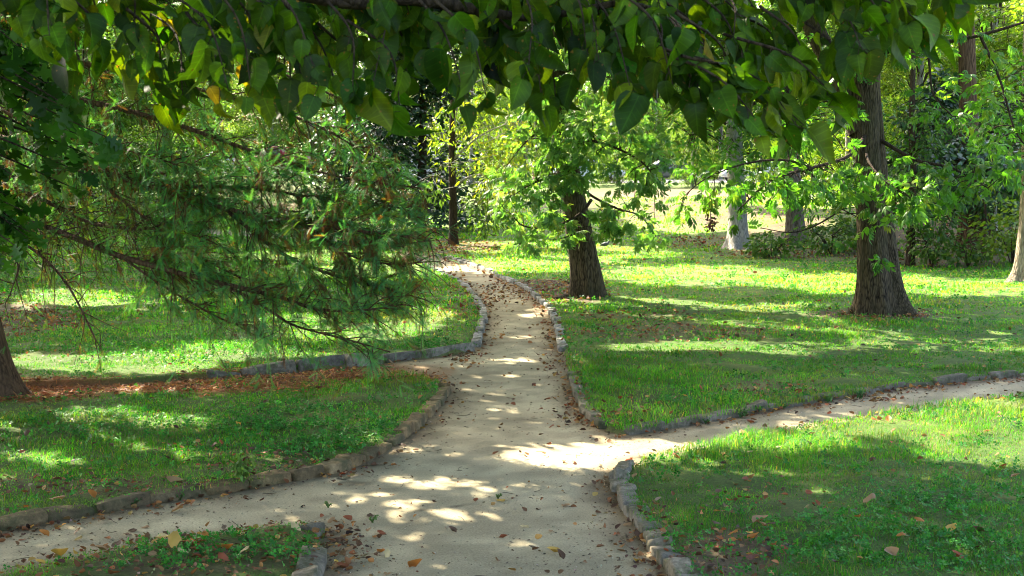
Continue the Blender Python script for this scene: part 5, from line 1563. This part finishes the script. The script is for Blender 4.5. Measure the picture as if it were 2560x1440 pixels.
def person(px, d, shirt, legs, skin, hair, label, turn=0):
    x = (px - 1280) / FPX * d; z = float(T(x, d)) + .05
    o = np.array((x, d, z))
    R = thing("person", o, label, "person")
    R.rotation_euler = (0, 0, turn)
    pts = [(0, 0, .95), (0, 0, 1.15), (0, .0, 1.36), (0, -.01, 1.48), (0, -.03, 1.58), (0, -.04, 1.70),
           (.10, 0, .90), (.11, -.02, .50), (.11, .02, .08), (.12, -.13, .04), (-.10, 0, .90), (-.11, .02, .50), (-.12, .04, .08), (-.13, -.11, .04),
           (.19, 0, 1.38), (.25, .02, 1.12), (.24, -.10, .90), (.24, -.14, .82), (-.19, 0, 1.38), (-.25, .02, 1.12), (-.23, -.12, .92), (-.22, -.17, .84)]
    edges = [(0, 1), (1, 2), (2, 3), (3, 4), (4, 5), (0, 6), (6, 7), (7, 8), (8, 9), (0, 10), (10, 11), (11, 12), (12, 13), (2, 14), (14, 15), (15, 16), (16, 17), (2, 18), (18, 19), (19, 20), (20, 21)]
    rad = [.14, .13, .14, .055, .085, .08, .085, .06, .045, .035, .085, .06, .045, .035, .055, .042, .032, .03, .055, .042, .032, .03]
    me = bpy.data.meshes.new("body"); me.from_pydata(pts, edges, [])
    ob = bpy.data.objects.new("body", me); COL.objects.link(ob); ob.parent = R
    me.materials.append(plain_mat("skin", skin, .6))
    sk = ob.modifiers.new("skin", 'SKIN'); sk.use_smooth_shade = True
    for v, r in zip(me.skin_vertices[0].data, rad): v.radius = (r, r * .85)
    me.skin_vertices[0].data[0].use_root = True
    ss = ob.modifiers.new("sub", 'SUBSURF'); ss.levels = 1; ss.render_levels = 1
    def cl(nm, tubes, col):
        g = Geo()
        for p, r in tubes: g.add(*tube(catmull(np.array(p, float) + o, 5), np.interp(np.linspace(0, 1, (len(p) - 1) * 5 + 1), np.linspace(0, 1, len(r)), r), 12))
        return build(nm, g, plain_mat(nm + " cloth", col, .9), R, o)
    cl("shirt", [([(0, 0, .90), (0, 0, 1.15), (0, 0, 1.38), (0, -.01, 1.47)], [.165, .155, .17, .07]), ([(.13, 0, 1.41), (.21, .0, 1.30), (.25, .02, 1.14)], [.085, .07, .062]), ([(-.13, 0, 1.41), (-.21, 0, 1.30), (-.25, .02, 1.14)], [.085, .07, .062])], shirt)
    cl("trousers", [([(0, 0, .98), (.085, 0, .86), (.11, -.02, .50), (.11, .02, .12)], [.15, .11, .078, .062]), ([(0, 0, .98), (-.085, 0, .86), (-.11, .02, .50), (-.12, .04, .12)], [.15, .11, .078, .062])], legs)
    g = Geo(); a = rdir(400); a = a[(a[:, 2] > -.25) & (a[:, 1] > -.55 + -.6 * a[:, 2])]
    g.add(*place(*T_OVATE, o + np.array([0, -.03, 1.655]) + a * [.095, .10, .115], a * .3 + [0, .2, -.8], a, .07, np.array(hair)))
    build("hair", g, plain_mat("hair", hair, .7), R, o)
person(1338, 100, (.55, .56, .60), (.55, .30, .24), (.50, .32, .24), (.35, .34, .33), "person in pale shirt and salmon shorts standing in the parking lot", .3)
person(1372, 99, (.60, .08, .07), (.12, .25, .45), (.48, .30, .22), (.05, .035, .03), "person in red shirt and blue trousers beside the pale-shirted one", -.4)

# traffic cone on the bank
p = gnd(2322, 489)
R = thing("traffic_cone", p, "small orange traffic cone with white band on the bank", "traffic cone")
M_OR = plain_mat("orange plastic", (.75, .13, .03), .5); M_WH = plain_mat("white band", (.8, .8, .78), .5)
sc = p[1] / 75 * .36
def lathe(prof, k=20):
    a = np.arange(k) * 2 * np.pi / k; m = len(prof)
    V = np.array([[r * np.cos(t), r * np.sin(t), z] for r, z in prof for t in a])
    F = [(i * k + j, i * k + (j + 1) % k, (i + 1) * k + (j + 1) % k, (i + 1) * k + j) for i in range(m - 1) for j in range(k)]
    return V, np.array(F)
g = Geo(); V, F = lathe([(.36, .10), (.34, .14), (.28, .30), (.24, .48)]); g.add(V * sc * [1.3, 1.3, 1.9] + p, F)
V, F = lathe([(.175, .64), (.10, .92), (.07, 1.0), (.01, 1.0)]); g.add(V * sc * [1.3, 1.3, 1.9] + p, F)
build("cone", g, M_OR, R)
g = Geo(); V, F = lathe([(.24, .48), (.175, .64)]); g.add(V * sc * [1.3, 1.3, 1.9] + p, F); build("reflective_band", g, M_WH, R)
g = Geo(); V, F = rounded_block(.9, .9, .12, 3, 10, .01); g.add(V * sc * 1.3 + p + [0, 0, .07 * sc], F); build("base", g, M_OR, R)

# pigeon on the grass
p = gnd(1512, 622)
R = thing("bird", p, "small dark grey bird walking on the shaded grass behind the leaning tree", "bird")
pts = [(-.13, 0, .085), (-.06, 0, .10), (.0, 0, .115), (.05, 0, .125), (.085, 0, .155), (.105, 0, .185), (.135, 0, .18)]
C = catmull(np.array(pts), 5); rr = np.interp(np.linspace(0, 1, len(C)), np.linspace(0, 1, 7), [.010, .034, .052, .048, .028, .026, .004])
g = Geo(); V, F = tube(C, rr, 14); g.add(V + p, F); build("body", g, plain_mat("grey feathers", (.075, .08, .09), .6), R)
for s in (-1, 1):
    g = Geo(); V, F = rounded_block(.15, .018, .055, 4, 3, .02); V[:, 2] -= V[:, 0] * -.12; g.add(V + p + [-.03, s * .046, .115], F); build("wing", g, plain_mat("wing feathers", (.05, .053, .06), .6), R)
    g = Geo(); V, F = tube(np.array([[.0, s * .02, .08], [.005, s * .02, .03], [.0, s * .02, .0]]), .005, 6); g.add(V + p, F); build("leg", g, plain_mat("bird leg", (.25, .08, .06), .6), R)
